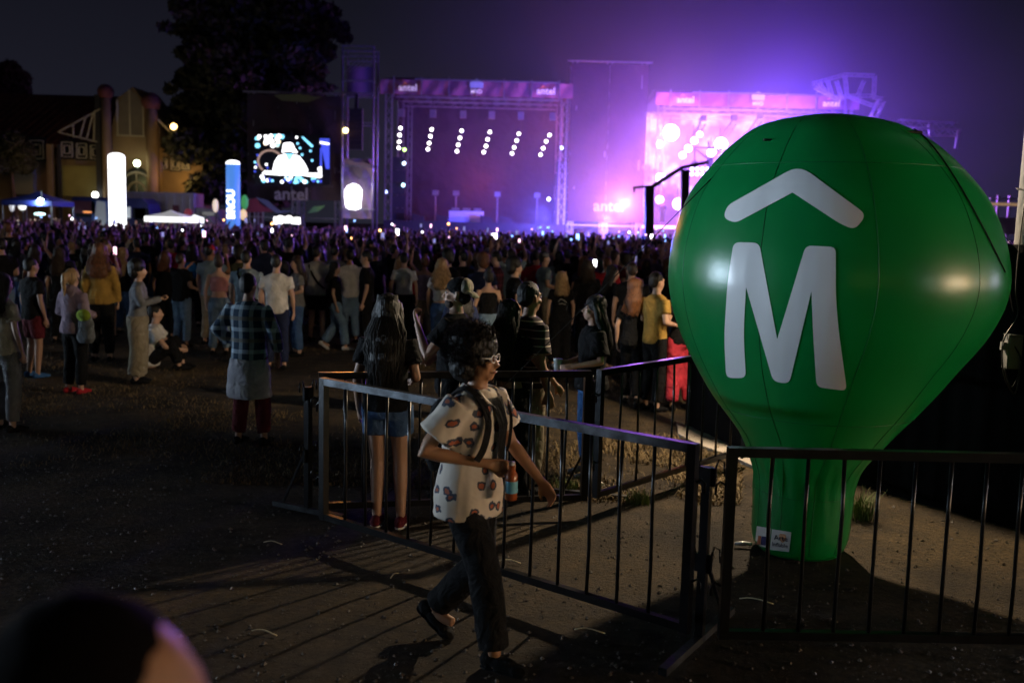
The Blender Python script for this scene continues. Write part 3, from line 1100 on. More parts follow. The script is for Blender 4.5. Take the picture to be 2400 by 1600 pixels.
# stacks at the sides of stage A
for px, lab in ((944, 'side stack of dark cabinets left inside the dark stage'), (1322, 'tall blue-lit equipment rack right inside the dark stage')):
    p = at(px, 500, Y1 + 1.6)
    t = thing('equipment_rack', lab, 'rack', (p.x - .3, Y1 + 1.6, 2.2))
    for z in range(5):
        MB().box((0, 0, .5 + z * 1.02), (1.0 + .12 * (z % 2), .8, .95)).build('cabinet', dark, t)
    truss(MB(), (.8, 0, 0), (.8, 0, azt - 4), .3, .6, .05).build('truss_leg', steel, t)

# bright fixtures of the right stage
flare = mat('stage_flare', (1, 1, 1), .4, emit=26, ecol=(1, .82, 1))
flare2 = mat('stage_flare_soft', (1, 1, 1), .4, emit=5, ecol=(1, .75, 1))
for (px, py, r, m, lab) in ((1573, 311, .62, flare, 'largest blazing white lamp at the left of the bright stage'), (1690, 338, .5, flare, 'second blazing white lamp near the balloon edge'),
                            (1640, 315, .25, flare2, 'lamp high on the slanting lamp bar of the bright stage'), (1627, 330, .3, flare2, 'middle lamp on the slanting lamp bar of the bright stage'),
                            (1613, 348, .32, flare2, 'lower lamp on the slanting lamp bar of the bright stage'), (1600, 364, .3, flare2, 'lowest lamp on the slanting lamp bar of the bright stage'),
                            (1545, 338, .3, flare2, 'glaring lamp beside the left column of the bright stage'), (1668, 358, .4, flare2, 'lamp in the truss just above the balloon edge'),
                            (1548, 418, .45, flare2, 'glaring lamp low at the left column of the bright stage'), (1590, 478, .5, flare2, 'white glare behind the performer on the bright stage'),
                            (1546, 468, .35, flare2, 'white glare left of the performer on the bright stage')):
    p = at(px, py, Y2 - .9 if m is flare else Y2 + 2)
    t = thing('stage_spotlight', lab, 'stage lamp', p)
    MB().ell((0, 0, 0), (r, r * .6, r), nu=14, nv=8).build('lamp_glass', m, t, True)
    MB().tube([(0, .1, 0), (0, .7, .1)], [r * 1.05, r * .6], 12).build('lamp_housing', dark, t, True)
    MB().bar((0, .6, .1), (0, .6, 1.4), .08).build('yoke', dark, t)
for k, (a_, c_) in enumerate((((1648, 288), (1598, 372)), ((1720, 288), (1660, 372)), ((1780, 282), (1735, 345)))):
    p, q = at(*a_, Y2 + 2.5), at(*c_, Y2 + 2.5)
    t = thing('lamp_truss', ['slanting lamp truss at the left of the bright stage', 'slanting lamp truss in the middle of the bright stage', 'slanting lamp truss just over the balloon'][k], 'truss', p)
    truss(MB(), (0, 0, 0), q - p, .45, .5, .09).build('truss_frame', dark, t)
    MB().box((0, 0, .4), (.5, .4, .5)).build('motor', dark, t)
# follow-spot gantry silhouette
p = at(1700, 400, Y2 - 4)
t = thing('lighting_gantry', 'dark lighting gantry with hanging fixtures above the balloon edge', 'gantry', p)
for (x0_, y0_, x1_, y1_) in ((1628, 345, 1700, 350), (1660, 330, 1662, 350), (1628, 345, 1628, 385), (1632, 350, 1655, 370), (1655, 370, 1672, 370), (1690, 350, 1672, 370)):
    MB().bar(at(x0_, y0_, Y2 - 4) - p, at(x1_, y1_, Y2 - 4) - p, .13).build('beam', dark, t)
for px, py in ((1628, 388), (1664, 383)):
    MB().box(at(px, py, Y2 - 4) - p, (.45, .4, .7)).build('fixture', dark, t)
for k in range(8):
    px, py = 1622 + (k % 4) * 12, 396 + (k // 4) * 12
    MB().ell(at(px, py, Y2 - 4.3) - p, (.14, .1, .14), nu=8, nv=6).build('lamp', mat('pale_blue_lamp', (.8, .9, 1), .4, emit=3.5), t, True)
# dark crane-like post in front of the bright stage
p0 = at(1523, 560, 62)
t = thing('camera_crane', 'dark post with slanting beam standing in front of the bright stage', 'crane', (p0.x, 62, 0))
o0 = Vector((p0.x, 62, 0))
top = at(1522, 437, 62)
MB().bar((0, 0, 0), top - o0, .55, .5).build('post', dark, t)
MB().bar(at(1483, 440, 62) - o0, at(1532, 436, 62) - o0, .14).build('beam', dark, t)
MB().bar(at(1530, 437, 62) - o0, at(1598, 393, 62) - o0, .26).build('beam', dark, t)
MB().bar(at(1598, 393, 62) - o0, at(1660, 380, 62) - o0, .22).build('beam', dark, t)
MB().bar(at(1486, 440, 62) - o0, at(1487, 452, 62) - o0, .12).build('hanging_lamp', dark, t)
p1 = at(1607, 480, 62)
MB().bar(at(1606, 398, 62) - o0, Vector((p1.x, 62, 0)) - o0, .5, .4).build('post', dark, t)

# PA wing between the stages
def wing(px0, px1, ytop, Y, label, zbot=2.5, lab_px=None, lab_m=print_dim, lw=3.0):
    a, c = at(px0, ytop, Y), at(px1, ytop + .025 * (px1 - px0), Y)
    zt = a.z
    w = c.x - a.x
    t = thing('scrim_tower', label, 'tower', ((a.x + c.x) / 2, Y, 0))
    for sx in (-1, 0, 1):
        for yy in (.4, 3.0):
            truss(MB(), (sx * (w / 2 - .3), yy, 0), (sx * (w / 2 - .3), yy, zt), .4, 1.0, .05).build('scaffold_leg', steel, t)
    for zz in np.arange(2.2, zt, 2.1):
        MB().bar((-w / 2, .25, zz), (w / 2, .25, zz), .07).build('ledger', steel, t)
    MB().bar((-w / 2 - .3, .2, zt), (w / 2 + .3, .2, zt), .12).build('ledger', steel, t)
    np_ = max(2, int(w / 2.2))
    for i in range(np_):
        x0_, x1_ = -w / 2 + w * i / np_ + .02, -w / 2 + w * (i + 1) / np_ - .02
        V, F = [], []
        for ix in range(9):
            for iz in range(15):
                x = x0_ + (x1_ - x0_) * ix / 8
                z = zbot + (zt - zbot - .2) * iz / 14
                V.append((x, .12 - .05 * math.sin(ix * .8 + iz * .9 + i) - .04 * math.sin(iz * 1.7 + i * 2), z))
        for ix in range(8):
            for iz in range(14):
                F.append((ix * 15 + iz, (ix + 1) * 15 + iz, (ix + 1) * 15 + iz + 1, ix * 15 + iz + 1))
        MB().add(V, F).build('scrim_panel', scrim, t, True)
    if lab_px:
        q = at(*lab_px, Y - .2)
        logo(t, q.x - (a.x + c.x) / 2, -.2, q.z, lw, lab_m, False)
    return t


wing(1340, 1522, 142, 81, 'tall dark scrim-covered tower between the two stages', lab_px=(1427, 484))
# scrim wall that carries the video screen
wl_t = wing(577, 800, 214, 78, 'wide dark scrim wall carrying the video screen left of the tower', 3.6, (683, 456), print_dim, 3.2)
# coloured waves printed along the foot of the scrim wall
qx = wl_t.location.x
for pts, m in ((((575, 470), (600, 464), (640, 496), (575, 498)), mat('print_red', (.35, .06, .08), .8)), (((600, 462), (628, 470), (655, 494), (700, 494), (650, 500), (610, 478)), mat('print_grey_blue', (.22, .25, .32), .8)),
               (((720, 500), (735, 484), (762, 482), (745, 496)), mat('print_green', (.12, .30, .12), .8)), (((640, 222), (700, 220), (755, 228), (720, 240), (660, 236)), mat('print_olive', (.12, .14, .06), .8))):
    P = [at(x, y, 77.8) for x, y in pts]
    MB().add([Vector((q.x - qx, -.16, q.z)) for q in P], [tuple(range(len(P)))[::-1]]).build('printed_wave', m, wl_t)
# video screen
S0, S1, SZ0, SZ1 = rect(597, 313, 774, 433, 77.4)
sw, sh = S1 - S0, SZ1 - SZ0
vs = thing('video_screen', 'glowing video screen showing a performer in a white hat', 'screen', ((S0 + S1) / 2, 77.4, (SZ0 + SZ1) / 2))
MB().box((0, .12, 0), (sw, .2, sh)).build('panel', mat('screen_black', (.005, .005, .008), .4), vs)
E = lambda n, c, s: mat('screen_' + n, c, .5, emit=s)


def sp(pts, m, dy=-.02, name='picture'):
    # picture coordinates: 200..1800 across, 220..1330 down
    V = [(-sw / 2 + (x - 190) / 1620 * sw, dy, sh / 2 - (y - 215) / 1125 * sh) for x, y in pts]
    MB().add(V, [tuple(range(len(V)))]).build(name, m, vs)


def disc(cx, cy, r, n=18, r2=None):
    return [(cx + r * math.cos(t), cy + (r2 or r) * math.sin(t)) for t in np.linspace(0, 6.28319, n, endpoint=False)]


Ewh, Eblue, Ecy, Etan = E('white', (1, 1, 1), 3.2), E('blue', (.08, .12, .9), .8), E('cyan', (.25, .75, 1), 2.0), E('tan', (.55, .36, .26), .7)
sp([(1580, 290), (1790, 290), (1790, 980), (1720, 980)], Eblue, -.004)
for i in range(22):
    sp(disc(random.uniform(225, 900), random.uniform(240, 500), random.uniform(30, 60), 10), [Ewh, Ewh, Ecy, E('cream', (1, .85, .6), 2.2)][i % 4], -.008 - i * .0006)
ring = [(520 + 280 * math.cos(t), 840 + 270 * math.sin(t)) for t in np.linspace(2.2, 5.9, 24)] + [(520 + 238 * math.cos(t), 840 + 230 * math.sin(t)) for t in np.linspace(5.9, 2.2, 24)]
sp(ring, Etan, -.022)
sp([(570, 1080), (610, 860), (690, 720), (850, 660), (935, 830), (1030, 670), (1150, 710), (1260, 870), (1330, 1020), (1300, 1090)], Ewh, -.026)
sp([(850, 660), (1020, 660), (985, 760), (935, 825), (870, 750)], Ecy, -.028)
sp([(770, 635), (800, 470), (860, 410), (960, 400), (1010, 430), (1050, 540), (1110, 610), (1080, 640), (940, 600), (860, 610)], Ewh, -.030)
sp([(340, 1130), (400, 1060), (1580, 1090), (1640, 1160), (1580, 1190), (1200, 1140), (700, 1150)], Ewh, -.032)
for i in range(34):
    sp(disc(random.uniform(340, 1640), random.uniform(1170, 1310), random.uniform(22, 46), 8), [Ewh, Ecy, Eblue, Ecy][i % 4], -.036 - i * .0004)
sp([(1190, 270), (1230, 265), (1445, 465), (1415, 500)], Ecy, -.024)
sp([(1590, 360), (1785, 395), (1785, 430), (1590, 405)], Ewh, -.024)
sp([(1595, 510), (1635, 510), (1630, 920), (1590, 920)], Eblue, -.03)
sp([(1540, 960), (1620, 930), (1625, 1130), (1570, 1110)], Ewh, -.03)
for x, y in ((1090, 280), (1110, 420), (1160, 520), (1205, 670), (1385, 580), (1420, 800), (250, 705), (195, 870), (240, 925), (205, 985), (190, 1080), (440, 915), (460, 990)):
    sp(disc(x, y, 26, 8), [Ecy, Eblue, Ewh][int(x + y) % 3], -.021)
MB().box((0, .1, -sh / 2 - .12), (sw + .3, .3, .1)).build('screen_frame', dark, vs)
# bright sign under the wall and its neighbours
S0_, S1_, Z0_, Z1_ = rect(646, 506, 702, 531, 76)
t = thing('lit_stall_or_panel', 'overexposed white lit stall front below the video screen', 'stall', ((S0_ + S1_) / 2, 76, Z0_))
hh = Z1_ - Z0_
MB().box((0, .3, hh / 2), (S1_ - S0_ + .3, .5, hh + .3)).build('backing_box', dark, t)
for i in range(6):
    MB().box((-.9 + i * .34, 0, hh * .5 + random.uniform(-.1, .15)), (.3, .08, hh * random.uniform(.55, .9))).build('lit_panel', E('stall', (1, .97, .95), 3.5), t)

# left scaffold tower with line array
TY = 77.5
a, c = at(803, 108, TY), at(876, 112, TY)
tx0, tx1, tz = a.x, c.x, a.z
tw = thing('scaffold_tower', 'tall scaffold tower with pale crossbars left of the dark stage', 'tower', ((tx0 + tx1) / 2, TY, 0))
w = tx1 - tx0
for sx in (-1, 1):
    for yy in (0, 2.4):
        MB().tube([(sx * w / 2, yy, 0), (sx * w / 2, yy, tz)], .08, 8).build('standard', steel, tw, True)
for yy in (0, 2.4):
    for zz in (tz, tz - .35, tz - .75, at(840, 190, TY).z, at(840, 219, TY).z, at(840, 288, TY).z, at(840, 390, TY).z, 3.0):
        MB().bar((-w / 2 - .1, yy - .08, zz), (w / 2 + .1, yy - .08, zz), .10).build('ledger', steel, tw)
for k in range(5):
    MB().bar((-w / 2 + .4 * k, .3, tz - 2.0 + .1 * k), (-w / 2 + 1.2 + .35 * k, .3, tz - .9), .05).build('brace', steel, tw)
cl = mat('pale_sheet', (.30, .21, .28), .8, bump=(1.5, .8, .2))
for (z0, z1) in ((at(0, 395, TY).z - 7 + 0, 0),):
    pass
zA, zB = at(840, 512, TY).z, at(840, 372, TY).z
V, F = [], []
for i in range(13):
    for j in range(17):
        x = -w / 2 + w * i / 12
        z = zA + (zB - zA) * j / 16
        V.append((x, .25 - .16 * math.sin(j * .75 + i * .35) * (j / 16) - .07 * math.sin(i * 1.1 + j), z))
for i in range(12):
    for j in range(16):
        F.append((i * 17 + j, (i + 1) * 17 + j, (i + 1) * 17 + j + 1, i * 17 + j + 1))
MB().add(V, F).build('wrap_sheet', cl, tw, True)
z1_, z2_ = at(840, 288, TY).z, at(840, 150, TY).z
MB().add([(x, 1.4 + .1 * math.sin(x * 3), z) for x in np.linspace(-w / 2 + .1, w / 2 - .1, 7) for z in np.linspace(z1_ + 2.2, z2_, 5)],
         [(i * 5 + j, (i + 1) * 5 + j, (i + 1) * 5 + j + 1, i * 5 + j + 1) for i in range(6) for j in range(4)]).build('scrim_panel', mat('violet_scrim', (.10, .06, .13), .9), tw, True)
q0, q1 = at(835, 255, TY - .4), at(832, 352, TY - .4)
la = thing('line_array', 'black hanging line-array loudspeaker in the scaffold tower', 'speaker', (q0.x, TY - .4, q1.z))
H = q0.z - q1.z
for k in range(9):
    MB().box((0, -.12 * math.sin(k / 8 * 1.2), H * (8 - k) / 9 + H / 18), (1.0, .7, H / 9 * .94)).build('speaker_box', mat('speaker_black', (.008, .008, .009), .7), la)
MB().bar((0, 0, H), (0, .2, H + 1.1), .25).build('rigging', dark, la)
g = at(828, 458, TY - .6)
t = thing('lit_emblem', 'overexposed white emblem glowing on the foot of the scaffold tower', 'sign', g)
bc = [(-.7, -.2), (-.7, .4), (-.45, .75), (0, .95), (.45, .8), (.72, .4), (.66, -.1), (.6, -1.0), (.2, -1.15), (-.3, -1.1), (-.58, -.95)]
poly_prism([(x * .95, z * .95) for x, z in bc], -.04, .04).build('emblem_panel', mat('emblem_glow', (.95, 1, 1), .5, emit=3.0), t)
MB().bar((0, .06, -.6), (0, .4, -.6), .1).build('bracket', dark, t)
g = at(810, 306, TY - .2)
t = thing('tower_lamp', 'warm yellow lamp on the left side of the scaffold tower', 'lamp', g)
MB().ell((0, 0, 0), (.2, .15, .2)).build('lamp_glass', mat('amber_lamp', (1, .75, .3), .4, emit=9), t, True)
MB().bar((0, .2, -.4), (0, .2, .3), .1).build('bracket', dark, t)

# trusses right of the bright stage
tl_m = mat('lit_truss', (.5, .5, .52), .4, metal=.6)
q = at(1990, 260, 82)
t = thing('lit_truss_tower', 'spidery lit scaffold rising behind the top of the balloon', 'tower', (q.x, 82, q.z))
for (x0_, y0_, x1_, y1_) in ((1905, 196, 1980, 175), (1980, 175, 2050, 178), (1910, 205, 1965, 235), (1980, 175, 1985, 225), (2050, 178, 2048, 225), (1985, 225, 2048, 225), (2010, 225, 2025, 190), (1960, 190, 1975, 235),
                             (1920, 195, 1935, 215), (1940, 190, 1950, 225), (2045, 228, 2070, 232), (1985, 225, 2045, 248), (2045, 248, 2068, 238)):
    truss(MB(), at(x0_, y0_, 82) - q, at(x1_, y1_, 82) - q, .22, .4, .04).build('truss_member', tl_m, t)
truss(MB(), at(2066, 236, 82) - q, at(2046, 278, 82) - q, .5, .5, .08).build('truss_member', tl_m, t)
q = at(2180, 305, 80)
t = thing('lit_truss_beam', 'pale lit truss beam above the right shoulder of the balloon', 'truss', (q.x, 80, q.z))
truss(MB(), at(2106, 288, 80) - q, at(2240, 296, 80) - q, .5, .6, .05).build('truss_member', tl_m, t)
truss(MB(), at(2140, 308, 80) - q, at(2248, 312, 80) - q, .5, .6, .07).build('truss_member', tl_m, t)
MB().bar(at(2248, 305, 80) - q, at(2240, 348, 80) - q, .2).build('strut', tl_m, t)
MB().bar(at(2180, 292, 80) - q, at(2182, 318, 80) - q, .3).build('strut', tl_m, t)
q = at(2368, 500, 60)
t = thing('far_scaffold', 'small far scaffold with one warm lit plank between balloon and pole', 'scaffold', (q.x, 60, 0))
o0 = Vector((q.x, 60, 0))
for px in (2335, 2362, 2392, 2425):
    b0 = at(px, 520, 60)
    MB().bar((b0.x - q.x, 0, 0), (b0.x - q.x, 0, at(px, 458, 60).z), .12).build('standard', tl_m, t)
for py in (465, 512):
    MB().bar(at(2320, py, 60) - o0, at(2440, py + 3, 60) - o0, .08).build('ledger', tl_m, t)
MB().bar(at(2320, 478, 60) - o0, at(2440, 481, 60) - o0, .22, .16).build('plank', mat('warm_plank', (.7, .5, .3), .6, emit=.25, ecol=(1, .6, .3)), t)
MB().box(at(2375, 530, 60) - o0, (3.2, .3, 1.0)).build('panel', mat('lilac_panel', (.35, .28, .42), .7), t)

# performer on the bright stage riser, and the riser
q = at(1555, 540, Y2 - 1)
t = thing('stage_riser', 'lit riser edge under the silhouetted performer', 'riser', (q.x, Y2 - 1, 0))
MB().box((.3, 0, 1.2), (4.6, 1.6, 2.4)).build('platform', deckm, t)
MB().box((.3, -.85, 2.2), (4.6, .06, .25)).build('lit_edge', E('riser', (1, .6, .9), 1.6), t)
PERF = Vector((at(1553, 500, Y2 - 1).x, Y2 - 1, 2.4))

# ------------------------------------------------------------------ left background: hall, vehicles, tents, inflatable columns, trees
wallm = mat('ochre_render', (.22, .15, .08), .9, bump=(2, .4, .05), var=(.35, .35))
wall2 = mat('yellow_render', (.30, .25, .085), .9, var=(.4, .3))
rooft = mat('red_roof_tiles', (.085, .022, .018), .85, bump=(6, .6, .1), var=(1.2, .4))
trimm = mat('pale_trim', (.38, .34, .26), .8)
winm = mat('dark_window', (.012, .014, .016), .25)
HY = 86
q = at(200, 500, HY)
hb = thing('old_hall', 'old hall with dark red roof, gabled front and round-topped pillars behind the crowd', 'building', (q.x, HY, 0))
H0 = Vector((q.x, HY, 0))


def X(px):
    return at(px, 400, HY).x - q.x


def Z(px, py):
    return at(px, py, HY).z


# long wing
MB().box(((X(-60) + X(258)) / 2, 5, Z(150, 355) / 2), (X(258) - X(-60), 9, Z(150, 355))).build('wall', wallm, hb)
ro = MB()
zr0, zr1 = Z(120, 338), Z(120, 203)
ro.add([(X(-80), -.4, zr0), (X(255), -.4, zr0), (X(318), 6, zr1), (X(-80), 6, zr1), (X(255), 12, zr0), (X(-80), 12, zr0), (X(-80), -.4, zr0 - .3), (X(255), -.4, zr0 - .3)], [(0, 1, 2, 3), (3, 2, 4, 5), (6, 7, 1, 0), (1, 4, 2)])
ro.build('roof', rooft, hb)
for k in range(16):
    x = X(-70 + k * 20)
    MB().bar((x, -.42, zr0 + .08), (x + (X(318) - X(255)) * .9, 5.6, zr1 - .2), .10, .10).build('roof_rib', rooft, hb)
# gabled front
gz0 = Z(310, 345)
gw = [(X(268), 0), (X(378), 0), (X(378), Z(378, 300)), (X(348), Z(348, 245)), (X(318), Z(318, 205)), (X(285), Z(285, 230)), (X(268), Z(268, 300))]
poly_prism(gw, -.3, 6, MB()).build('wall', wallm, hb)
wn = thing  # noqa
gwin = poly_prism([(X(283), Z(283, 318)), (X(343), Z(343, 322)), (X(343), Z(343, 250)), (X(328), Z(328, 225)), (X(312), Z(312, 212)), (X(297), Z(297, 226)), (X(283), Z(283, 250))], -.42, -.34).build('window', mat('gable_window', (.14, .12, .09), .4, var=(.6, .3)), hb)
for px in (283, 312, 343):
    MB().bar((X(px), -.5, Z(px, 320)), (X(px), -.5, Z(px, 235 if px != 312 else 212)), .10, .1).build('mullion', trimm, gwin)
MB().bar((X(281), -.5, Z(281, 318)), (X(346), -.5, Z(346, 321)), .14, .12).build('sill', trimm, gwin)
for px, top in ((262, 205), (366, 228)):
    r = .40 if px == 262 else .48
    MB().tube([(X(px), -.9, 0), (X(px), -.9, Z(px, top + 18))], r, 12).build('pillar', wallm, hb, True)
    MB().ell((X(px), -.9, Z(px, top + 14)), (r * 1.7, r * 1.7, r * 1.6)).build('pillar_cap', rooft, hb, True)
# portal arch
ar = [(X(286), 0), (X(286), Z(0, 455)), *[(X(325) + (X(325) - X(286)) * -math.cos(t), Z(325, 450) + 2.1 * math.sin(t)) for t in np.linspace(0, math.pi, 12)], (X(364), 0)]
dr = poly_prism(ar, -.46, -.36).build('door', winm, hb)
MB().tube([(X(325) - 1.45 * math.cos(t), -.5, Z(325, 452) + 1.7 * math.sin(t)) for t in np.linspace(0, math.pi, 16)], .10, 6).build('arch_trim', trimm, dr, True)
MB().tube([(X(325) - .8 * math.cos(t), -.5, Z(325, 455) + 1.0 * math.sin(t)) for t in np.linspace(0, math.pi, 12)], .10, 6).build('arch_trim', trimm, dr, True)
MB().bar((X(325), -.5, Z(325, 455)), (X(325), -.5, Z(325, 402)), .1, .1).build('mullion', trimm, dr)
# right wing (lit)
MB().box(((X(378) + X(470)) / 2, 3, Z(420, 348) / 2), (X(470) - X(378), 5, Z(420, 348))).build('wall', wallm, hb)
rr = MB()
rr.add([(X(376), -.3, Z(376, 345)), (X(475), -.3, Z(475, 352)), (X(420), 3, Z(400, 300)), (X(376), 3, Z(376, 290))], [(0, 1, 2, 3)])
rr.build('roof', rooft, hb)
MB().bar((X(378), -.5, Z(378, 283)), (X(425), -.5, Z(425, 330)), .16).build('barge_board', trimm, hb)
for px, py, w_, h_ in ((96, 352, 1.1, 1.5), (166, 352, .9, 1.2), (200, 355, .8, 1.2), (232, 358, .8, 1.1), (381, 383, .55, .8), (408, 384, .7, .95), (432, 382, .6, .9)):
    fr = MB().box((X(px), -.55 if px < 260 else .42, Z(px, py)), (w_ * 1.35, .12, h_ * 1.35)).build('window', winm, hb)
    fy = -.62 if px < 260 else .34
    for s in (1.0, .55):
        for sx in (-1, 1):
            MB().bar((X(px) + sx * w_ * s / 2, fy, Z(px, py) - h_ * s / 2), (X(px) + sx * w_ * s / 2, fy, Z(px, py) + h_ * s / 2), .09, .06).build('frame', trimm, fr)
            MB().bar((X(px) - w_ * s / 2, fy, Z(px, py) + sx * h_ * s / 2), (X(px) + w_ * s / 2, fy, Z(px, py) + sx * h_ * s / 2), .09, .06).build('frame', trimm, fr)
MB().box(((X(145) + X(240)) / 2, .2, Z(190, 425)), (X(240) - X(145), .6, 2.6)).build('lower_wall', wall2, hb)
MB().box(((X(35) + X(78)) / 2, .2, Z(55, 425)), (X(78) - X(35), .7, 2.2)).build('lower_wall', mat('grey_render', (.3, .29, .28), .9), hb)
for px in (128, 242, 148):
    MB().bar((X(px), -.7, 0), (X(px), -.7, Z(px, 340 if px != 242 else 225)), .45 if px != 148 else .25).build('pilaster', wallm if px == 128 else dark, hb)
# open timber canopy on the hall side
cn = [(150, 312, 250, 258), (150, 312, 240, 335), (185, 325, 185, 292), (200, 325, 215, 275), (215, 330, 232, 268), (232, 330, 236, 262)]
for x0_, y0_, x1_, y1_ in cn:
    MB().bar((X(x0_), -.9, Z(x0_, y0_)), (X(x1_), -.9, Z(x1_, y1_)), .1).build('canopy_beam', trimm, hb)

# wall lamps
lampg = mat('greenish_lamp', (.9, 1, .7), .4, emit=12)
for px, py, m, lab in ((321, 383, lampg, 'greenish white wall lamp over the hall doorway'), (407, 297, mat('orange_lamp', (1, .6, .2), .4, emit=8), 'orange tube lamp under the hall eave'),
                       (223, 457, mat('cool_lamp', (1, 1, .95), .4, emit=7), 'small white lamp above the blue bus')):
    p = at(px, py, HY - 1.6)
    t = thing('wall_lamp', lab, 'lamp', p)
    MB().ell((0, 0, 0), (.28, .2, .26)).build('lamp_glass', m, t, True)
    MB().bar((0, .1, -.5), (0, .5, .1), .1).build('bracket', dark, t)

# trees
leaf = mat('dark_foliage', (.016, .019, .009), .8, var=(.6, .4))
bark = mat('bark', (.05, .035, .025), .9, bump=(8, .6, .05))


def leaf_cloud(mb, c, r, n, size):
    for _ in range(n):
        u = rng.normal(size=3)
        u /= np.linalg.norm(u)
        p = np.array(c) + u * np.array(r) * (rng.random() ** .45)
        a = rng.normal(size=3)
        a /= np.linalg.norm(a)
        bb = np.cross(a, rng.normal(size=3))
        bb /= np.linalg.norm(bb)
        s = size * (.5 + rng.random())
        mb.add([p - a * s, p + bb * s * .5, p + a * s, p - bb * s * .5], [(0, 1, 2, 3)])


def tree(name, label, X0, Y0, h, clusters, trunk_r, leaf_n, leaf_s, cat='tree'):
    t = thing(name, label, cat, (X0, Y0, 0))
    mb = MB()
    mb.tube([(0, 0, 0), (.1, 0, h * .3), (-.1, .1, h * .65), (0, 0, h * .95)], [trunk_r, trunk_r * .8, trunk_r * .5, trunk_r * .12], 8)
    for (cx, cy, cz, rx, ry, rz_) in clusters:
        zz = min(cz, h * .93)
        mb.tube([(0, 0, max(.2, zz - abs(cx) * .25)), (cx * .5, cy * .5, zz + .2), (cx * .9, cy * .9, cz)], [trunk_r * .3, trunk_r * .16, .03], 5)
    mb.build('trunk', bark, t, True)
    cm = MB()
    vol = [c[3] * c[4] * c[5] for c in clusters]
    for c, v in zip(clusters, vol):
        leaf_cloud(cm, c[:3], c[3:], int(leaf_n * (v / sum(vol)) ** .8 * 2.2) + 20, leaf_s)
    cm.build('crown', leaf, t)
    return t


TYY = 89
tq = at(600, 512, TYY)
cl_ = []
for (px, py, rpx) in ((600, 20, 110), (530, 60, 90), (690, 40, 90), (470, 30, 60), (740, 70, 60), (790, 75, 36), (425, 70, 26), (600, 120, 130), (500, 130, 75), (700, 130, 70), (455, 185, 55), (560, 200, 110), (690, 205, 75),
                      (740, 190, 30), (450, 245, 50), (520, 280, 90), (640, 290, 110), (430, 300, 45), (480, 350, 70), (590, 370, 100), (700, 340, 80), (450, 400, 40), (520, 440, 70), (620, 450, 80), (455, 425, 30), (560, -40, 120), (660, -40, 100), (600, -110, 90),
                      (745, 120, 45), (760, 30, 40), (412, 78, 20), (440, 128, 22), (415, 215, 16), (412, 305, 22), (800, 82, 22), (772, 118, 22), (748, 165, 20), (762, 200, 16), (752, 245, 20), (440, 455, 22), (470, 480, 26)):
    p = at(px, py, TYY)
    r = rpx * .92 * TYY / FPX
    cl_.append((p.x - tq.x, rng.normal() * 1.6, p.z, r * 1.04, r * 1.1, r * .60))
tree('tall_conifer', 'huge dark evergreen tree rising behind the video screen', tq.x, TYY, 26, cl_, .7, 17000, .34)
for (px, py, rr_, Y0, lab, h) in ((28, 360, 52, 82, 'round dark tree at the far left in front of the hall', 0), (25, 190, 45, 110, 'far dark treetop above the hall roof at the left edge', 0), (418, 275, 36, 95, 'dark bushy tree between hall gable and evergreen', 0)):
    p = at(px, py, Y0)
    r = rr_ * Y0 / FPX
    tree('leafy_tree', lab, p.x, Y0, p.z, [(dx * r, rng.normal() * .4, p.z + dz * r, r * .55, r * .55, r * .5) for dx, dz in ((0, 0), (-.5, .2), (.5, .1), (.1, .5), (-.3, -.4), (.4, -.4))], .3, 2600, .2)

# inflatable light columns
def column(px, ytop, ybot, wpx, Y, label, body, cap, txt=None):
    p, pt_ = at(px, ybot, Y), at(px, ytop, Y)
    r = wpx * Y / FPX / 2
    t = thing('inflatable_column', label, 'inflatable column', (p.x, Y, 0))
    h = pt_.z
    MB().loft([(0, 0, 0, r, r), (0, 0, h * .35, r * .98, r * .98), (0, 0, h * .7, r * .98, r * .98), (0, 0, h - r * .55, r * .97, r * .97)], 24).build('tube', body, t, True)
    MB().loft([(0, 0, h - r * .55, r * .985, r * .985), (0, 0, h - r * .3, r * .93, r * .93), (0, 0, h - r * .12, r * .7, r * .7), (0, 0, h, r * .3, r * .3)], 24).build('cap', cap, t, True)
    if txt:
        me = text_mesh(txt, r * 1.55, .01, cap, r * .04)
        o = obj('lettering', me, t)
        o.location = (0, -r - .05, h * .50)
        o.rotation_euler = (R(90), R(-90), 0)
        poly_prism([(x * r * .75, h * .155 + z * r * .75) for x, z in ((-.8, -1), (.8, -1), (1, -.8), (1, .8), (.8, 1), (-.8, 1), (-1, .8), (-1, -.8))], -r - .08, -r - .02).build('logo_square', cap, t)
    return t


column(276, 359, 520, 38, 68, 'glowing all-white inflatable light column left of centre', mat('white_tube_glow', (1, 1, 1), .5, emit=3.4, nosample=False), mat('white_cap_glow', (1, 1, 1), .5, emit=3.4))
column(547, 376, 525, 32, 70, 'glowing blue inflatable column with white BROU lettering', mat('blue_tube_glow', (.03, .10, .45), .5, emit=.75, ecol=(.10, .32, .95)), mat('white_cap_glow', (1, 1, 1), .5, emit=3.4), 'BROU')

# vehicles: bus, lorry
glass = mat('vehicle_glass', (.02, .025, .03), .08)
rub = mat('tyre', (.012, .012, .012), .9)
def wheels(t, xs_, y, r):
    for x in xs_:
        wv = MB()
        wv.tube([(x, y - .13, r), (x, y + .13, r)], r, 18)
        o = wv.build('wheel', rub, t, True)
        MB().tube([(x, y - .15, r), (x, y - .12, r)], r * .55, 12).build('rim', steel, o)


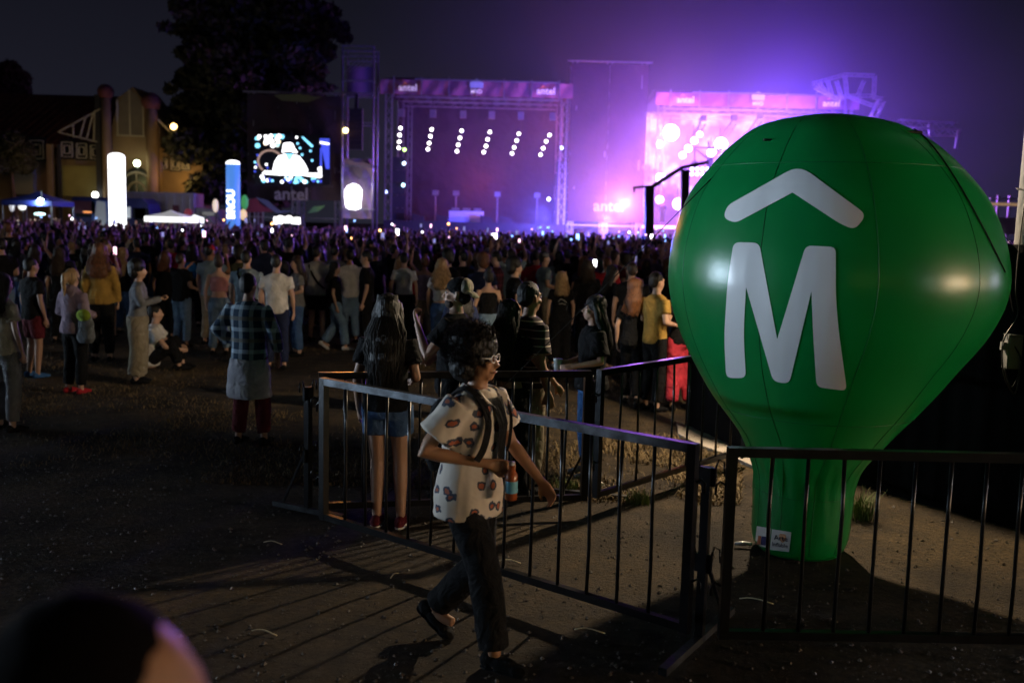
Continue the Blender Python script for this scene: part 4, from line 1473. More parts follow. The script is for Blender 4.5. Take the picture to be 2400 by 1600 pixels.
VY = 74
x0_, x1_ = at(168, 500, VY).x, at(352, 500, VY).x
L = x1_ - x0_
bz = at(250, 463, VY).z
bus = thing('parked_bus', 'dark blue bus parked behind the crowd beside the white light column', 'bus', ((x0_ + x1_) / 2, VY, 0))
poly_prism([(-L / 2, .4), (L / 2, .4), (L / 2, 1.5), (L / 2 - .15, bz - .4), (L / 2 - .6, bz), (-L / 2 + .2, bz), (-L / 2, bz - .2)], 0, 2.4).build('body', mat('bus_blue', (.02, .025, .12), .3, var=(1, .2)), bus)
for k in range(4):
    MB().box((-L / 2 + .9 + k * 1.4, -.02, 2.25), (1.15, .05, .75)).build('window', glass, bus)
MB().box((L / 2 - .75, -.02, 1.6), (.75, .05, 2.1)).build('door', glass, bus)
wv = MB().box((L / 2 - 1.9, -.02, 2.3), (.9, .06, .8)).build('window', mat('lit_window', (.5, .55, .6), .5, emit=.55), bus)
MB().bar((L / 2 - 1.9, -.06, 1.95), (L / 2 - 1.9, -.06, 2.65), .06).build('frame', dark, wv)
MB().box((-L / 2 + .95, -.05, bz - .75), (1.7, .04, .9)).build('side_panel', mat('bus_plum', (.10, .03, .06), .5), bus)
MB().box((-L / 2 + 1.2, -.08, bz - 1.1), (.6, .03, .1)).build('marker_light', mat('marker_orange', (1, .35, .1), .5, emit=1.2), bus)
MB().box((-.55, -.05, 2.0), (1.7, .04, 2.2)).build('side_panel', mat('bus_poster_blue', (.06, .14, .5), .5), bus)
poly_prism([(-1.2, 1.0), (-.55, 1.0), (-.3, 1.6), (-.35, 3.0), (-1.0, 3.1), (-1.15, 2.0)], -.1, -.08).build('poster_figure', mat('poster_pale', (.5, .55, .6), .6, emit=.08), bus)
wheels(bus, (-L / 2 + 1.2, L / 2 - 1.5), .2, .42)
VY2 = 78
x0_, x1_ = at(288, 500, VY2).x, at(455, 500, VY2).x
L = x1_ - x0_
tz_ = at(380, 451, VY2).z
lor = thing('parked_lorry', 'pale box lorry parked behind the white canopies', 'lorry', ((x0_ + x1_) / 2, VY2, 0))
MB().box((0, 1.2, (tz_ + 1) / 2), (L, 2.4, tz_ - 1)).build('cargo_box', mat('lorry_pale', (.35, .30, .33), .6, var=(.6, .15)), lor)
for k in range(9):
    MB().bar((-L / 2 + .3 + k * L / 9, -.03, 1.1), (-L / 2 + .3 + k * L / 9, -.03, tz_ - .1), .05).build('rib', steel, lor)
MB().box((L / 2 - 1.4, -.05, tz_ - 1.35), (.5, .04, .8)).build('side_sign', mat('sign_dark_red', (.12, .02, .03), .6), lor)
cab = poly_prism([(L / 2 + .1, .6), (L / 2 + 2.2, .6), (L / 2 + 2.2, 1.7), (L / 2 + 1.7, 2.7), (L / 2 + .1, 2.8)], .1, 2.3).build('cab', mat('cab_grey', (.22, .21, .22), .4), lor)
MB().box((L / 2 + 1.1, .07, 2.15), (1.0, .04, .7)).build('window', glass, cab)
wheels(lor, (-L / 2 + 1, L / 2 - 1.2, L / 2 + 1.2), .3, .5)
q = at(487, 487, 76)
van = thing('parked_van', 'grey van with one headlight on, right of the lorry', 'van', (q.x - .3, 76, 0))
poly_prism([(-2.6, .35), (2.2, .35), (2.3, 1.0), (1.2, 1.25), (.3, 2.15), (-2.5, 2.3)], 0, 1.9).build('body', mat('van_grey', (.2, .19, .2), .35), van)
MB().box((-.2, -.02, 1.7), (1.0, .04, .5)).build('window', glass, van)
MB().ell((2.2, -.05, .85), (.12, .1, .1)).build('headlight', mat('headlight', (1, .95, .9), .4, emit=6), van, True)
wheels(van, (-1.7, 1.4), .15, .34)


# canopies
def canopy(px0, px1, yv, yp, Y, label, m, valance, lamp=None):
    a, c = at(px0, yv, Y), at(px1, yv, Y)
    w = c.x - a.x
    zt, zp = a.z, at((px0 + px1) / 2, yp, Y).z
    t = thing('canopy_tent', label, 'canopy', ((a.x + c.x) / 2, Y, 0))
    h = w / 2
    MB().add([(-h, -h, zt), (h, -h, zt), (h, h, zt), (-h, h, zt), (-.25 * h, -.25 * h, zt + (zp - zt) * .62), (.25 * h, -.25 * h, zt + (zp - zt) * .62), (.25 * h, .25 * h, zt + (zp - zt) * .62), (-.25 * h, .25 * h, zt + (zp - zt) * .62), (0, 0, zp)],
             [(0, 1, 5, 4), (1, 2, 6, 5), (2, 3, 7, 6), (3, 0, 4, 7), (4, 5, 8), (5, 6, 8), (6, 7, 8), (7, 4, 8)]).build('roof', m, t)
    for sx, sy in ((-1, -1), (1, -1), (1, 1), (-1, 1)):
        MB().bar((sx * h * .97, sy * h * .97, 0), (sx * h * .97, sy * h * .97, zt), .07).build('leg', steel, t)
    for k in range(4):
        c0, c1 = [((-h, -h), (h, -h)), ((h, -h), (h, h)), ((h, h), (-h, h)), ((-h, h), (-h, -h))][k]
        MB().bar((*c0, zt - .17), (*c1, zt - .17), .02, .34).build('valance', valance, t)
    return t


bluet = mat('blue_canopy', (.02, .03, .22), .6)
canopy(32, 148, 470, 448, 70, 'blue canopy tent with a glaring lamp at the far left', bluet, bluet)
p = at(95, 474, 68.5)
t = thing('tent_lamp', 'glaring bluish white lamp under the blue canopy', 'lamp', p)
MB().ell((0, 0, 0), (.26, .2, .26)).build('lamp_glass', mat('tent_lamp_glow', (.85, 1, 1), .4, emit=40), t, True)
MB().bar((0, .2, 0), (0, .2, .8), .06).build('bracket', dark, t)
point_light('tent_lamp_light', p + Vector((0, -.4, 0)), (.7, .95, 1), 260, .2)
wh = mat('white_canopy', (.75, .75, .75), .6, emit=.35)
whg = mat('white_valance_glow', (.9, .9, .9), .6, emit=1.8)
canopy(355, 446, 507, 492, 66, 'white canopy tent glowing just above the crowd', wh, whg)
canopy(440, 473, 510, 503, 69, 'small white canopy glowing at the right end of the lorry', whg, whg)
for (px, py, w_, h_, Y0, c, e, nm, lab) in ((28, 482, .35, .8, 69, (.8, .8, .85), .6, 'lit_poster', 'small pale lit board at the left post of the blue canopy'),
                                            (52, 485, .5, .45, 69, (.95, .95, .9), 1.2, 'lit_sign', 'small white lit sign inside the blue canopy'),
                                            (93, 502, .75, .2, 69, (.7, 1, .95), 1.5, 'lit_counter', 'cyan lit counter strip below the glaring lamp'),
                                            (573, 474, .5, 1.1, 75, (.10, .55, .16), .35, 'green_flag_sign', 'green rounded sign right of the blue column'),
                                            (570, 503, .5, .8, 75, (1, .7, .4), .8, 'warm_sign', 'warm glowing sign at the foot of the blue column'),
                                            (505, 482, .4, 1.0, 75, (1, .8, .65), .7, 'lit_sign', 'pale lit sign left of the blue column'),
                                            (441, 498, .55, .55, 72, (.35, .03, .06), .15, 'round_sign', 'dark red round sign above the small white canopy')):
    p = at(px, py, Y0)
    t = thing(nm, lab, 'sign', (p.x, Y0, 0))
    MB().ell((0, 0, p.z), (w_ * .55, .06, h_ * .5), nu=14, nv=10).build('sign_face', mat('sign_%d' % px, c, .5, emit=e), t, True)
    MB().bar((0, .1, 0), (0, .1, p.z), .06).build('post', dark, t)

# ------------------------------------------------------------------ people
SK = {'light': mat('skin_light', (.50, .30, .21), .55, bump=(40, .1, .004), var=(5, .08)), 'mid': mat('skin_mid', (.36, .20, .13), .55, bump=(40, .1, .004), var=(5, .08)),
      'tan': mat('skin_tan', (.34, .17, .09), .5, bump=(40, .1, .004), var=(5, .08))}
HA = {'black': hair_mat('hair_black', (.005, .004, .004), .55), 'brown': hair_mat('hair_brown', (.035, .020, .012)), 'blond': hair_mat('hair_blond', (.34, .21, .10)),
      'matte': mat('hair_matte', (.004, .003, .003), .9, spec=.05), 'auburn': hair_mat('hair_auburn', (.13, .05, .02)), 'dark': hair_mat('hair_dark', (.009, .007, .006))}
CC = {'black': (.006, .006, .007), 'navy': (.015, .022, .06), 'grey': (.16, .16, .17), 'white': (.62, .60, .58), 'cream': (.5, .45, .36), 'red': (.42, .02, .03), 'maroon': (.10, .012, .02), 'blue': (.04, .12, .30),
      'denim': (.055, .11, .24), 'lightdenim': (.16, .25, .36), 'pink': (.48, .22, .22), 'yellow': (.36, .215, .05), 'greyblue': (.20, .27, .32), 'olive': (.08, .08, .035), 'hotred': (.60, .05, .08), 'mauve': (.26, .19, .24), 'khaki': (.24, .20, .14), 'teal': (.02, .12, .16)}
C = lambda k: cloth(k, CC[k])

shirt_print = bpy.data.materials.new('printed_shirt')
shirt_print.use_nodes = True
nt = shirt_print.node_tree
b = nt.nodes['Principled BSDF']
tc_ = nt.nodes.new('ShaderNodeTexCoord')
vo = nt.nodes.new('ShaderNodeTexVoronoi')
vo.inputs['Scale'].default_value = 9.5
vo.inputs['Randomness'].default_value = .85
vo.voronoi_dimensions = '2D'
sx_ = nt.nodes.new('ShaderNodeSeparateXYZ')
nt.links.new(tc_.outputs['Object'], sx_.inputs[0])
at_ = nt.nodes.new('ShaderNodeMath')
at_.operation = 'ARCTAN2'
nt.links.new(sx_.outputs['X'], at_.inputs[0])
nt.links.new(sx_.outputs['Y'], at_.inputs[1])
sc_a = nt.nodes.new('ShaderNodeMath')
sc_a.operation = 'MULTIPLY'
sc_a.inputs[1].default_value = .17
nt.links.new(at_.outputs[0], sc_a.inputs[0])
cb_x = nt.nodes.new('ShaderNodeCombineXYZ')
nt.links.new(sc_a.outputs[0], cb_x.inputs[0])
nt.links.new(sx_.outputs['Z'], cb_x.inputs[1])
nt.links.new(cb_x.outputs[0], vo.inputs['Vector'])
no = nt.nodes.new('ShaderNodeTexNoise')
no.inputs['Scale'].default_value = 26
nt.links.new(tc_.outputs['Object'], no.inputs['Vector'])
ad = nt.nodes.new('ShaderNodeMath')
ad.operation = 'MULTIPLY_ADD'
ad.inputs[1].default_value = .42
nt.links.new(no.outputs['Fac'], ad.inputs[0])
nt.links.new(vo.outputs['Distance'], ad.inputs[2])
rp = nt.nodes.new('ShaderNodeValToRGB')
cr_ = rp.color_ramp
cr_.elements[0].position = .29
cr_.elements[0].color = (.35, .09, .04, 1)
cr_.elements[1].position = .465
cr_.elements[1].color = (.60, .53, .45, 1)
for p_, c_ in ((.325, (.30, .10, .06, 1)), (.335, (.03, .035, .06, 1)), (.435, (.05, .06, .09, 1))):
    e_ = cr_.elements.new(p_)
    e_.color = c_
nt.links.new(ad.outputs[0], rp.inputs['Fac'])
nt.links.new(rp.outputs['Color'], b.inputs['Base Color'])
b.inputs['Roughness'].default_value = .85
bp = nt.nodes.new('ShaderNodeBump')
bp.inputs['Strength'].default_value = .4
bp.inputs['Distance'].default_value = .02
n3 = nt.nodes.new('ShaderNodeTexNoise')
n3.inputs['Scale'].default_value = 11
nt.links.new(tc_.outputs['Object'], n3.inputs['Vector'])
nt.links.new(n3.outputs['Fac'], bp.inputs['Height'])
nt.links.new(bp.outputs['Normal'], b.inputs['Normal'])


def stripe_mat(name, axis_scale, c0, c1, lo, plaid=False):
    m = bpy.data.materials.new(name)
    m.use_nodes = True
    nt = m.node_tree
    b = nt.nodes['Principled BSDF']
    b.inputs['Roughness'].default_value = .88
    b.inputs['Specular IOR Level'].default_value = .25
    tc = nt.nodes.new('ShaderNodeTexCoord')
    sx = nt.nodes.new('ShaderNodeSeparateXYZ')
    nt.links.new(tc.outputs['Object'], sx.inputs[0])

    def band(out, freq, thr):
        a = nt.nodes.new('ShaderNodeMath')
        a.operation = 'MULTIPLY'
        a.inputs[1].default_value = freq
        nt.links.new(out, a.inputs[0])
        f = nt.nodes.new('ShaderNodeMath')
        f.operation = 'FRACT'
        nt.links.new(a.outputs[0], f.inputs[0])
        g = nt.nodes.new('ShaderNodeValToRGB')
        g.color_ramp.interpolation = 'LINEAR'
        g.color_ramp.elements[0].position = thr
        g.color_ramp.elements[0].color = (*c0, 1)
        g.color_ramp.elements[1].position = min(.99, thr + .04)
        g.color_ramp.elements[1].color = (*c1, 1)
        nt.links.new(f.outputs[0], g.inputs['Fac'])
        return g
    if not plaid:
        g = band(sx.outputs['Z'], axis_scale, lo)
        nt.links.new(g.outputs[0], b.inputs['Base Color'])
    else:
        g1 = band(sx.outputs['Z'], axis_scale, lo)
        g2 = band(sx.outputs['X'], axis_scale, lo)
        mx = nt.nodes.new('ShaderNodeMix')
        mx.data_type = 'RGBA'
        mx.inputs[0].default_value = .5
        nt.links.new(g1.outputs[0], mx.inputs[6])
        nt.links.new(g2.outputs[0], mx.inputs[7])
        g3 = band(sx.outputs['Z'], axis_scale * .5, .8)
        g3.color_ramp.elements[0].color = (1, 1, 1, 1)
        g3.color_ramp.elements[1].color = (.35, .22, .12, 1)
        mm = nt.nodes.new('ShaderNodeMix')
        mm.data_type = 'RGBA'
        mm.blend_type = 'MULTIPLY'
        mm.inputs[0].default_value = .8
        nt.links.new(mx.outputs[2], mm.inputs[6])
        nt.links.new(g3.outputs[0], mm.inputs[7])
        nt.links.new(mm.outputs[2], b.inputs['Base Color'])
    return m


POLO = stripe_mat('striped_polo', 16.5, (.045, .035, .04), (.55, .48, .42), .84)
PLAID = stripe_mat('plaid_flannel', 9.0, (.02, .045, .085), (.50, .62, .72), .62, True)
PLAIDR = stripe_mat('plaid_maroon', 11.0, (.02, .006, .012), (.10, .02, .03), .5, True)

fold_tex = bpy.data.textures.new('folds', 'CLOUDS')
fold_tex.noise_scale = .11
curl_tex = bpy.data.textures.new('curls', 'CLOUDS')
curl_tex.noise_scale = .028
curl_tex.noise_depth = 3
JOBS = []   # (MB, voxel, smooth iterations, displacement, texture, callback)


def job(mb, vox, sm, disp, tex, cb_):
    JOBS.append((mb, vox, sm, disp, tex, cb_))


def run_jobs():
    tmp = []
    for mb, vox, sm, disp, tex, cb_ in JOBS:
        me = bpy.data.meshes.new('tmp')
        me.from_pydata(mb.v, [], mb.f)
        o = bpy.data.objects.new('tmp', me)
        COL.objects.link(o)
        r = o.modifiers.new('r', 'REMESH')
        r.mode = 'VOXEL'
        r.voxel_size = vox
        if sm:
            s = o.modifiers.new('s', 'SMOOTH')
            s.factor = .5
            s.iterations = sm
        if disp:
            d = o.modifiers.new('d', 'DISPLACE')
            d.texture = tex
            d.strength = disp
            d.mid_level = .4
            d.texture_coords = 'LOCAL'
        tmp.append(o)
    dg = bpy.context.evaluated_depsgraph_get()
    for o, jb in zip(tmp, JOBS):
        me = bpy.data.meshes.new_from_object(o.evaluated_get(dg))
        me.polygons.foreach_set('use_smooth', [True] * len(me.polygons))
        old = o.data
        bpy.data.objects.remove(o)
        bpy.data.meshes.remove(old)
        jb[5](me)
    JOBS.clear()


TORSO = {'m': [(.84, .150, .105), (.93, .162, .115), (1.02, .150, .105), (1.12, .148, .102), (1.22, .162, .112), (1.32, .178, .116), (1.40, .180, .100), (1.445, .135, .080), (1.48, .066, .058), (1.50, .052, .052)],
         'f': [(.84, .160, .115), (.92, .172, .122), (1.00, .150, .108), (1.10, .124, .092), (1.20, .136, .100), (1.30, .150, .112), (1.39, .152, .090), (1.435, .115, .070), (1.475, .055, .052), (1.50, .045, .046)]}
ARMS = {'down': ((.245, -.02, 1.14), (.25, .05, .88)), 'bent': ((.24, -.03, 1.15), (.16, .22, 1.10)), 'up': ((.25, .18, 1.27), (.10, .34, 1.52)), 'high': ((.29, .10, 1.60), (.22, .16, 1.88)),
        'cross': ((.25, .02, 1.14), (-.06, .19, 1.17)), 'back': ((.26, -.10, 1.16), (.24, -.16, .91)), 'clap': ((.23, .08, 1.16), (.03, .32, 1.24)), 'swing': ((.25, .08, 1.15), (.25, .24, .93)), 'hip': ((.33, -.06, 1.18), (.17, .02, 1.02)),
        'out': ((.33, .08, 1.20), (.40, .28, 1.10)), 'phone': ((.22, .10, 1.15), (.06, .28, 1.22))}
LEGS = {'stand': ((.10, .02, .50), (.115, -.02, .085)), 'wide': ((.15, .02, .50), (.19, -.02, .085)), 'fwd': ((.09, .18, .51), (.095, .22, .085)), 'rear': ((.09, .00, .49), (.10, -.24, .14)), 'close': ((.075, .02, .50), (.07, -.02, .085)),
        'relax': ((.11, .07, .50), (.15, .03, .085))}


def frame_from(d, hint):
    d = d.normalized()
    n = hint - d * hint.dot(d)
    n = n.normalized() if n.length > 1e-4 else Vector((0, 0, 1)).cross(d).normalized()
    return d, n, d.cross(n)


def hand(mb, W, d, palm, side, k=1.0, curl=.5, fine=True, thumb_sgn=1):
    """palm with four unequal bent fingers and a thumb leaving the side of the palm"""
    d, n, s = frame_from(d, palm)
    s = s * thumb_sgn
    P = lambda a, b_, c: W + (d * a + s * b_ + n * c) * k
    for q in (-.027, -.009, .009, .027):
        mb.tube([P(-.01, q * .55, 0), P(.045, q * .95, .002), P(.088, q, .004)], [.015 * k, .0155 * k, .012 * k], 7)
    for i, (q, ln) in enumerate(((.031, .070), (.011, .080), (-.010, .075), (-.030, .060))):
        c1, c2 = curl * .8, curl * 1.9
        a0 = P(.086, q, .003)
        p1 = a0 + (d * math.cos(c1) + n * math.sin(c1)) * ln * .5 * k
        p2 = p1 + (d * math.cos(c2) + n * math.sin(c2)) * ln * .32 * k
        p3 = p2 + (d * math.cos(c2 * 1.35) + n * math.sin(c2 * 1.35)) * ln * .25 * k
        mb.tube([a0, p1, p2, p3], [.0098 * k, .0092 * k, .0085 * k, .007 * k], 7)
    t0, t1, t2 = P(.02, .028, .006), P(.055, .052, .02), P(.085, .052, .034)
    mb.tube([t0, t1, t2], [.013 * k, .0115 * k, .009 * k], 7)


def make_body(sp):
    """returns part meshes of one person, standing at the origin and facing +Y, 1.75 m tall"""
    sex = sp.get('sex', 'm')
    T = TORSO[sex]
    wd = sp.get('bulk', 1.0)
    lx, ly = sp.get('lean', (0, 0))
    drop = sp.get('drop', 0)
    af = .90 if sex == 'f' else 1.0

    def off(z):
        t = max(0, (z - .93) / .57)
        return Vector((lx * t, ly * t, -drop))

    def tp(p):
        return Vector(p) + off(p[2])
    hy, hp = sp.get('look', (0, 0))
    RM = Matrix.Rotation(R(hy), 3, 'Z') @ Matrix.Rotation(R(hp), 3, 'X')
    piv = Vector((0, 0, 1.50))

    def hd(p):
        return RM @ (Vector(p) - piv) + piv + off(1.5)
    vox = sp.get('vox', .02)
    fine = vox <= .011
    body = MB()
    body.loft([(off(z).x, off(z).y, z - drop, rx * .95 * wd, ry * .95 * wd) for z, rx, ry in T], 18)
    # neck and head
    body.tube([tp((0, -.012, 1.43)), tp((0, -.004, 1.49)), hd((0, .008, 1.555))], [.062 * af, .055 * af, .052 * af], 12)
    body.ell(hd((0, -.010, 1.657)), (.073, .093, .095), RM, 16, 10)
    body.ell(hd((0, .024, 1.605)), (.061, .068, .082), RM, 14, 10)
    body.ell(hd((0, .060, 1.545)), (.034, .030, .026), RM, 10, 8)
    body.tube([hd((0, .086, 1.648)), hd((0, .103, 1.622)), hd((0, .114, 1.603)), hd((0, .096, 1.592))], [.009, .011, .0145, .010], 8)
    body.ell(hd((0, .090, 1.572)), (.024, .012, .008), RM, 10, 6)
    body.ell(hd((0, .087, 1.561)), (.021, .012, .008), RM, 10, 6)
    for s in (-1, 1):
        body.ell(hd((s * .036, .074, 1.660)), (.026, .016, .009), RM, 10, 6)
        body.ell(hd((s * .040, .070, 1.605)), (.022, .018, .020), RM, 10, 6)
        body.tube([hd((s * .074, .006, 1.600)), hd((s * .083, -.006, 1.622)), hd((s * .082, -.012, 1.648)), hd((s * .075, .004, 1.648))], [.010, .012, .012, .008], 7)
    # arms
    hands = []
    al = sp.get('arms', ('down', 'down'))
    arm_pts = []
    for i, s in enumerate((-1, 1)):
        E_, W_ = ARMS[al[i]] if isinstance(al[i], str) else al[i]
        S_ = tp((s * (.172 if sex == 'm' else .150) * wd, -.005, 1.405))
        E_ = tp((s * E_[0] * (1 if sex == 'm' else .93), E_[1], E_[2]))
        W_ = tp((s * W_[0] * (1 if sex == 'm' else .93), W_[1], W_[2]))
        arm_pts.append((S_, E_, W_))
        body.tube([S_ + (S_ - E_) * .04, S_.lerp(E_, .35), S_.lerp(E_, .8), E_, E_.lerp(W_, .25), E_.lerp(W_, .7), W_],
                  [.053 * af, .049 * af, .041 * af, .038 * af, .040 * af, .030 * af, .024 * af], 10)
        dd = (W_ - E_).normalized()
        palm = Vector(sp.get('palms', ((1, .2, 0), (-1, .2, 0)))[i])
        hand(body, W_, dd, palm, s, af * 1.0, sp.get('curl', .5), fine, thumb_sgn=-s if al[i] != 'high' else s)
        hands.append((W_, dd, palm))
    # legs
    lg = sp.get('legs', ('stand', 'stand'))
    leg_pts = []
    for i, s in enumerate((-1, 1)):
        K_, A_ = LEGS[lg[i]] if isinstance(lg[i], str) else lg[i]
        Hh = Vector((s * .088, 0, .93 - drop))
        K_ = Vector((s * K_[0], K_[1], K_[2]))
        A_ = Vector((s * A_[0], A_[1], A_[2]))
        leg_pts.append((Hh, K_, A_))
        lf = wd * (.96 if sex == 'f' else 1)
        body.tube([Hh + Vector((0, 0, .03)), Hh.lerp(K_, .4), K_.lerp(Hh, .12), K_, K_.lerp(A_, .3), K_.lerp(A_, .7), A_],
                  [.088 * lf, .078 * lf, .060, .056, .057, .043, .036], 10)
        body.tube([A_ + Vector((0, -.035, -.04)), A_ + Vector((0, .05, -.045)), A_ + Vector((0, .13, -.06))], [.034, .036, .028], 8)
    parts = {'body': (body, vox, 2, 0, None, SK[sp.get('skin', 'light')])}
    # top
    tk = sp.get('top', 'tee')
    ez = sp.get('ease', .016)
    if tk:
        hem = sp.get('hem', .86)
        sh = MB()
        rr = [(z, rx, ry) for z, rx, ry in T if hem < z < (1.43 if tk == 'tank' else 1.49)]
        if rr[0][0] > hem + .01:
            zs_ = [t_[0] for t_ in T]
            rr = [(hem, float(np.interp(hem, zs_, [t_[1] for t_ in T])), float(np.interp(hem, zs_, [t_[2] for t_ in T])))] + rr
        fl = sp.get('flare', .5)
        L_ = []
        for z, rx, ry in rr:
            k = ez * (1 + fl * max(0, (1.25 - z) / .4)) if z < 1.41 else ez * .55
            L_.append((off(z).x, off(z).y, z - drop, rx * wd + k, ry * wd + k))
        if tk == 'tank':
            L_[-1] = (*L_[-1][:3], L_[-1][3] * .8, L_[-1][4] * .9)
        if tk == 'hood':
            L_.append((off(1.5).x, off(1.5).y, 1.50 - drop, .085, .075))
        sh.loft(L_, 20)
        if tk != 'tank':
            sl = sp.get('sleeve', {'tee': .62, 'long': 1.93, 'hood': 1.93, 'crop': .5}.get(tk, .62))
            for (S_, E_, W_) in arm_pts:
                if sl <= 1:
                    P = [S_ + (S_ - E_) * .06, S_.lerp(E_, sl * .5), S_.lerp(E_, sl)]
                    Rr = [.056 * af + ez, .054 * af + ez * 1.1, .054 * af + ez * 1.5]
                else:
                    P = [S_ + (S_ - E_) * .06, S_.lerp(E_, .5), E_, E_.lerp(W_, .5), E_.lerp(W_, sl - 1)]
                    Rr = [.056 * af + ez, .052 * af + ez, .046 * af + ez, .042 * af + ez, .036 * af + ez]
                sh.tube(P, Rr, 12)
        if tk == 'hood':
            sh.ell(tp((0, -.07, 1.46)), (.13, .09, .08), None, 12, 8)
        parts['shirt'] = (sh, vox * 1.3, 2, .018 if not fine else .016, fold_tex, sp.get('top_mat') or C(sp.get('top_col', 'black')))
    # bottom
    bk = sp.get('bottom', 'pants')
    if bk:
        bt = MB()
        ez2 = sp.get('ease2', .014)
        waist = sp.get('waist', 1.0)
        zs_ = [t_[0] for t_ in T]
        for_z = lambda z: (float(np.interp(z, zs_, [t_[1] for t_ in T])), float(np.interp(z, zs_, [t_[2] for t_ in T])))
        wr = [(off(z).x, off(z).y, z - drop, for_z(z)[0] * wd + ez2 * .9, for_z(z)[1] * wd + ez2 * .9) for z in ((.84, .90, .95, waist) if drop < .1 else (.86, .90, .95, waist))]
        if bk == 'skirt':
            ln = sp.get('length', .55)
            bt.loft([(0, 0, ln - drop, .23, .20), (0, 0, (ln + .9) / 2 - drop, .20, .165)] + wr, 22)
        else:
            bt.loft(wr, 18)
            fr = {'pants': 1.9, 'shorts': .82, 'short': .45, 'capri': 1.45}[bk] if not sp.get('leglen') else sp['leglen']
            for (Hh, K_, A_) in leg_pts:
                pts_, rs_ = [], []
                for t_ in (0, .25, .5, .8, 1.0, 1.25, 1.5, 1.75, 1.9):
                    if t_ > fr:
                        break
                    pts_.append(Hh.lerp(K_, t_) if t_ <= 1 else K_.lerp(A_, t_ - 1))
                    rs_.append(float(np.interp(t_, (0, .4, .9, 1, 1.3, 1.7, 2), (.092, .082, .064, .060, .060, .050, .046))) * (wd if t_ < .9 else 1) + ez2 * (1 + .5 * t_))
                bt.tube(pts_, rs_, 12)
        parts['trousers' if bk in ('pants', 'capri') else ('skirt' if bk == 'skirt' else 'shorts')] = (bt, vox * 1.5, 2, .015, fold_tex, sp.get('bottom_mat') or C(sp.get('bot_col', 'navy')))
    # shoes
    for i, (Hh, K_, A_) in enumerate(leg_pts):
        so = MB()
        sole = MB()
        pr = R(-35) if A_.z > .12 and not drop else 0
        Mx = Matrix.Rotation(pr, 3, 'X')
        for c_, r_ in (((0, -.035, -.035), (.042, .055, .05)), ((0, .055, -.04), (.045, .09, .042)), ((0, .135, -.052), (.044, .065, .030))):
            so.ell(A_ + Mx @ Vector(c_), r_, Mx, 12, 8)
        for c_, r_ in (((0, -.03, -.072), (.044, .062, .014)), ((0, .055, -.073), (.047, .095, .013)), ((0, .135, -.073), (.046, .068, .013))):
            sole.ell(A_ + Mx @ Vector(c_), r_, Mx, 12, 6)
        parts['shoe|%d' % i] = (so, vox, 1, 0, None, C(sp.get('shoe_col', 'black')))
        if fine:
            parts['sole|%d' % i] = (sole, vox, 1, 0, None, C(sp.get('sole_col', 'black')))
    # hair / hats
    hs = sp.get('hair', 'short')
    hm = HA[sp.get('hair_col', 'dark')]
    hr = MB()
    disp, tex = .012, curl_tex
    if hs in ('short', 'cap'):
        hr.ell(hd((0, -.020 - sp.get('recede', 0), 1.672)), (.082, .098, .096), RM, 16, 10)
        hr.ell(hd((0, -.055, 1.625)), (.070, .055, .07), RM, 12, 8)
    elif hs in ('long', 'pony', 'bun', 'wavy'):
        hr.ell(hd((0, -.018, 1.672)), (.088, .103, .098), RM, 16, 10)
        hr.ell(hd((0, -.045, 1.62)), (.085, .072, .09), RM, 12, 8)
        if hs in ('long', 'wavy'):
            ln = sp.get('hair_len', 1.25)
            wx = .105 if hs == 'long' else .135
            P = [hd((0, -.055, 1.66)), hd((0, -.075, 1.56)), tp((0, -.125, 1.44)), tp((0, -.150, max(ln, 1.30))), tp((0, -.140, ln))]
            v = []
            for j, p in enumerate(P):
                w_ = (.08, .092, wx, wx * 1.05, wx * .75)[j]
                t_ = (.05, .05, .045, .045, .025)[j]
                for k in range(14):
                    a = 2 * math.pi * k / 14
                    v.append(p + Vector((w_ * math.cos(a), t_ * math.sin(a), 0)))
            f = [(j * 14 + k, j * 14 + (k + 1) % 14, (j + 1) * 14 + (k + 1) % 14, (j + 1) * 14 + k) for j in range(len(P) - 1) for k in range(14)]
            f += [tuple(range(13, -1, -1)), tuple((len(P) - 1) * 14 + k for k in range(14))]
            hr.add(v, f)
            for s in (-1, 1):
                hr.tube([hd((s * .07, .02, 1.69)), hd((s * .088, -.01, 1.62)), hd((s * .09, -.03, 1.54)), tp((s * .10, -.07, 1.42))], [.03, .032, .035, .03], 8)
        if hs == 'pony':
            hr.tube([hd((0, -.10, 1.70)), hd((0, -.16, 1.68)), hd((0, -.17, 1.58)), tp((0, -.16, sp.get('hair_len', 1.38)))], [.03, .036, .038, .016], 10)
        if hs == 'bun':
            hr.ell(hd((0, -.07, 1.775)), (.045, .045, .04), RM, 12, 8)
        if hs == 'wavy':
            disp = .035
    elif hs in ('afro', 'curly'):
        k = .86 if hs == 'afro' else .66
        hr.ell(hd((0, -.030, 1.70)), (.080 + .055 * k, .088 + .055 * k, .080 + .055 * k), RM, 18, 12)
        hr.ell(hd((0, -.065, 1.62)), (.075 + .05 * k, .055 + .04 * k, .07 + .05 * k), RM, 14, 10)
        disp = .03 * k
        if hs == 'curly' and sp.get('hair_len'):
            hr.tube([hd((0, -.06, 1.64)), tp((0, -.11, 1.48)), tp((0, -.13, sp['hair_len']))], [.10, .125, .07], 12)
    if hs != 'bald' and hr.v:
        parts['hair'] = (hr, vox * .9, 2, disp, tex, hm)
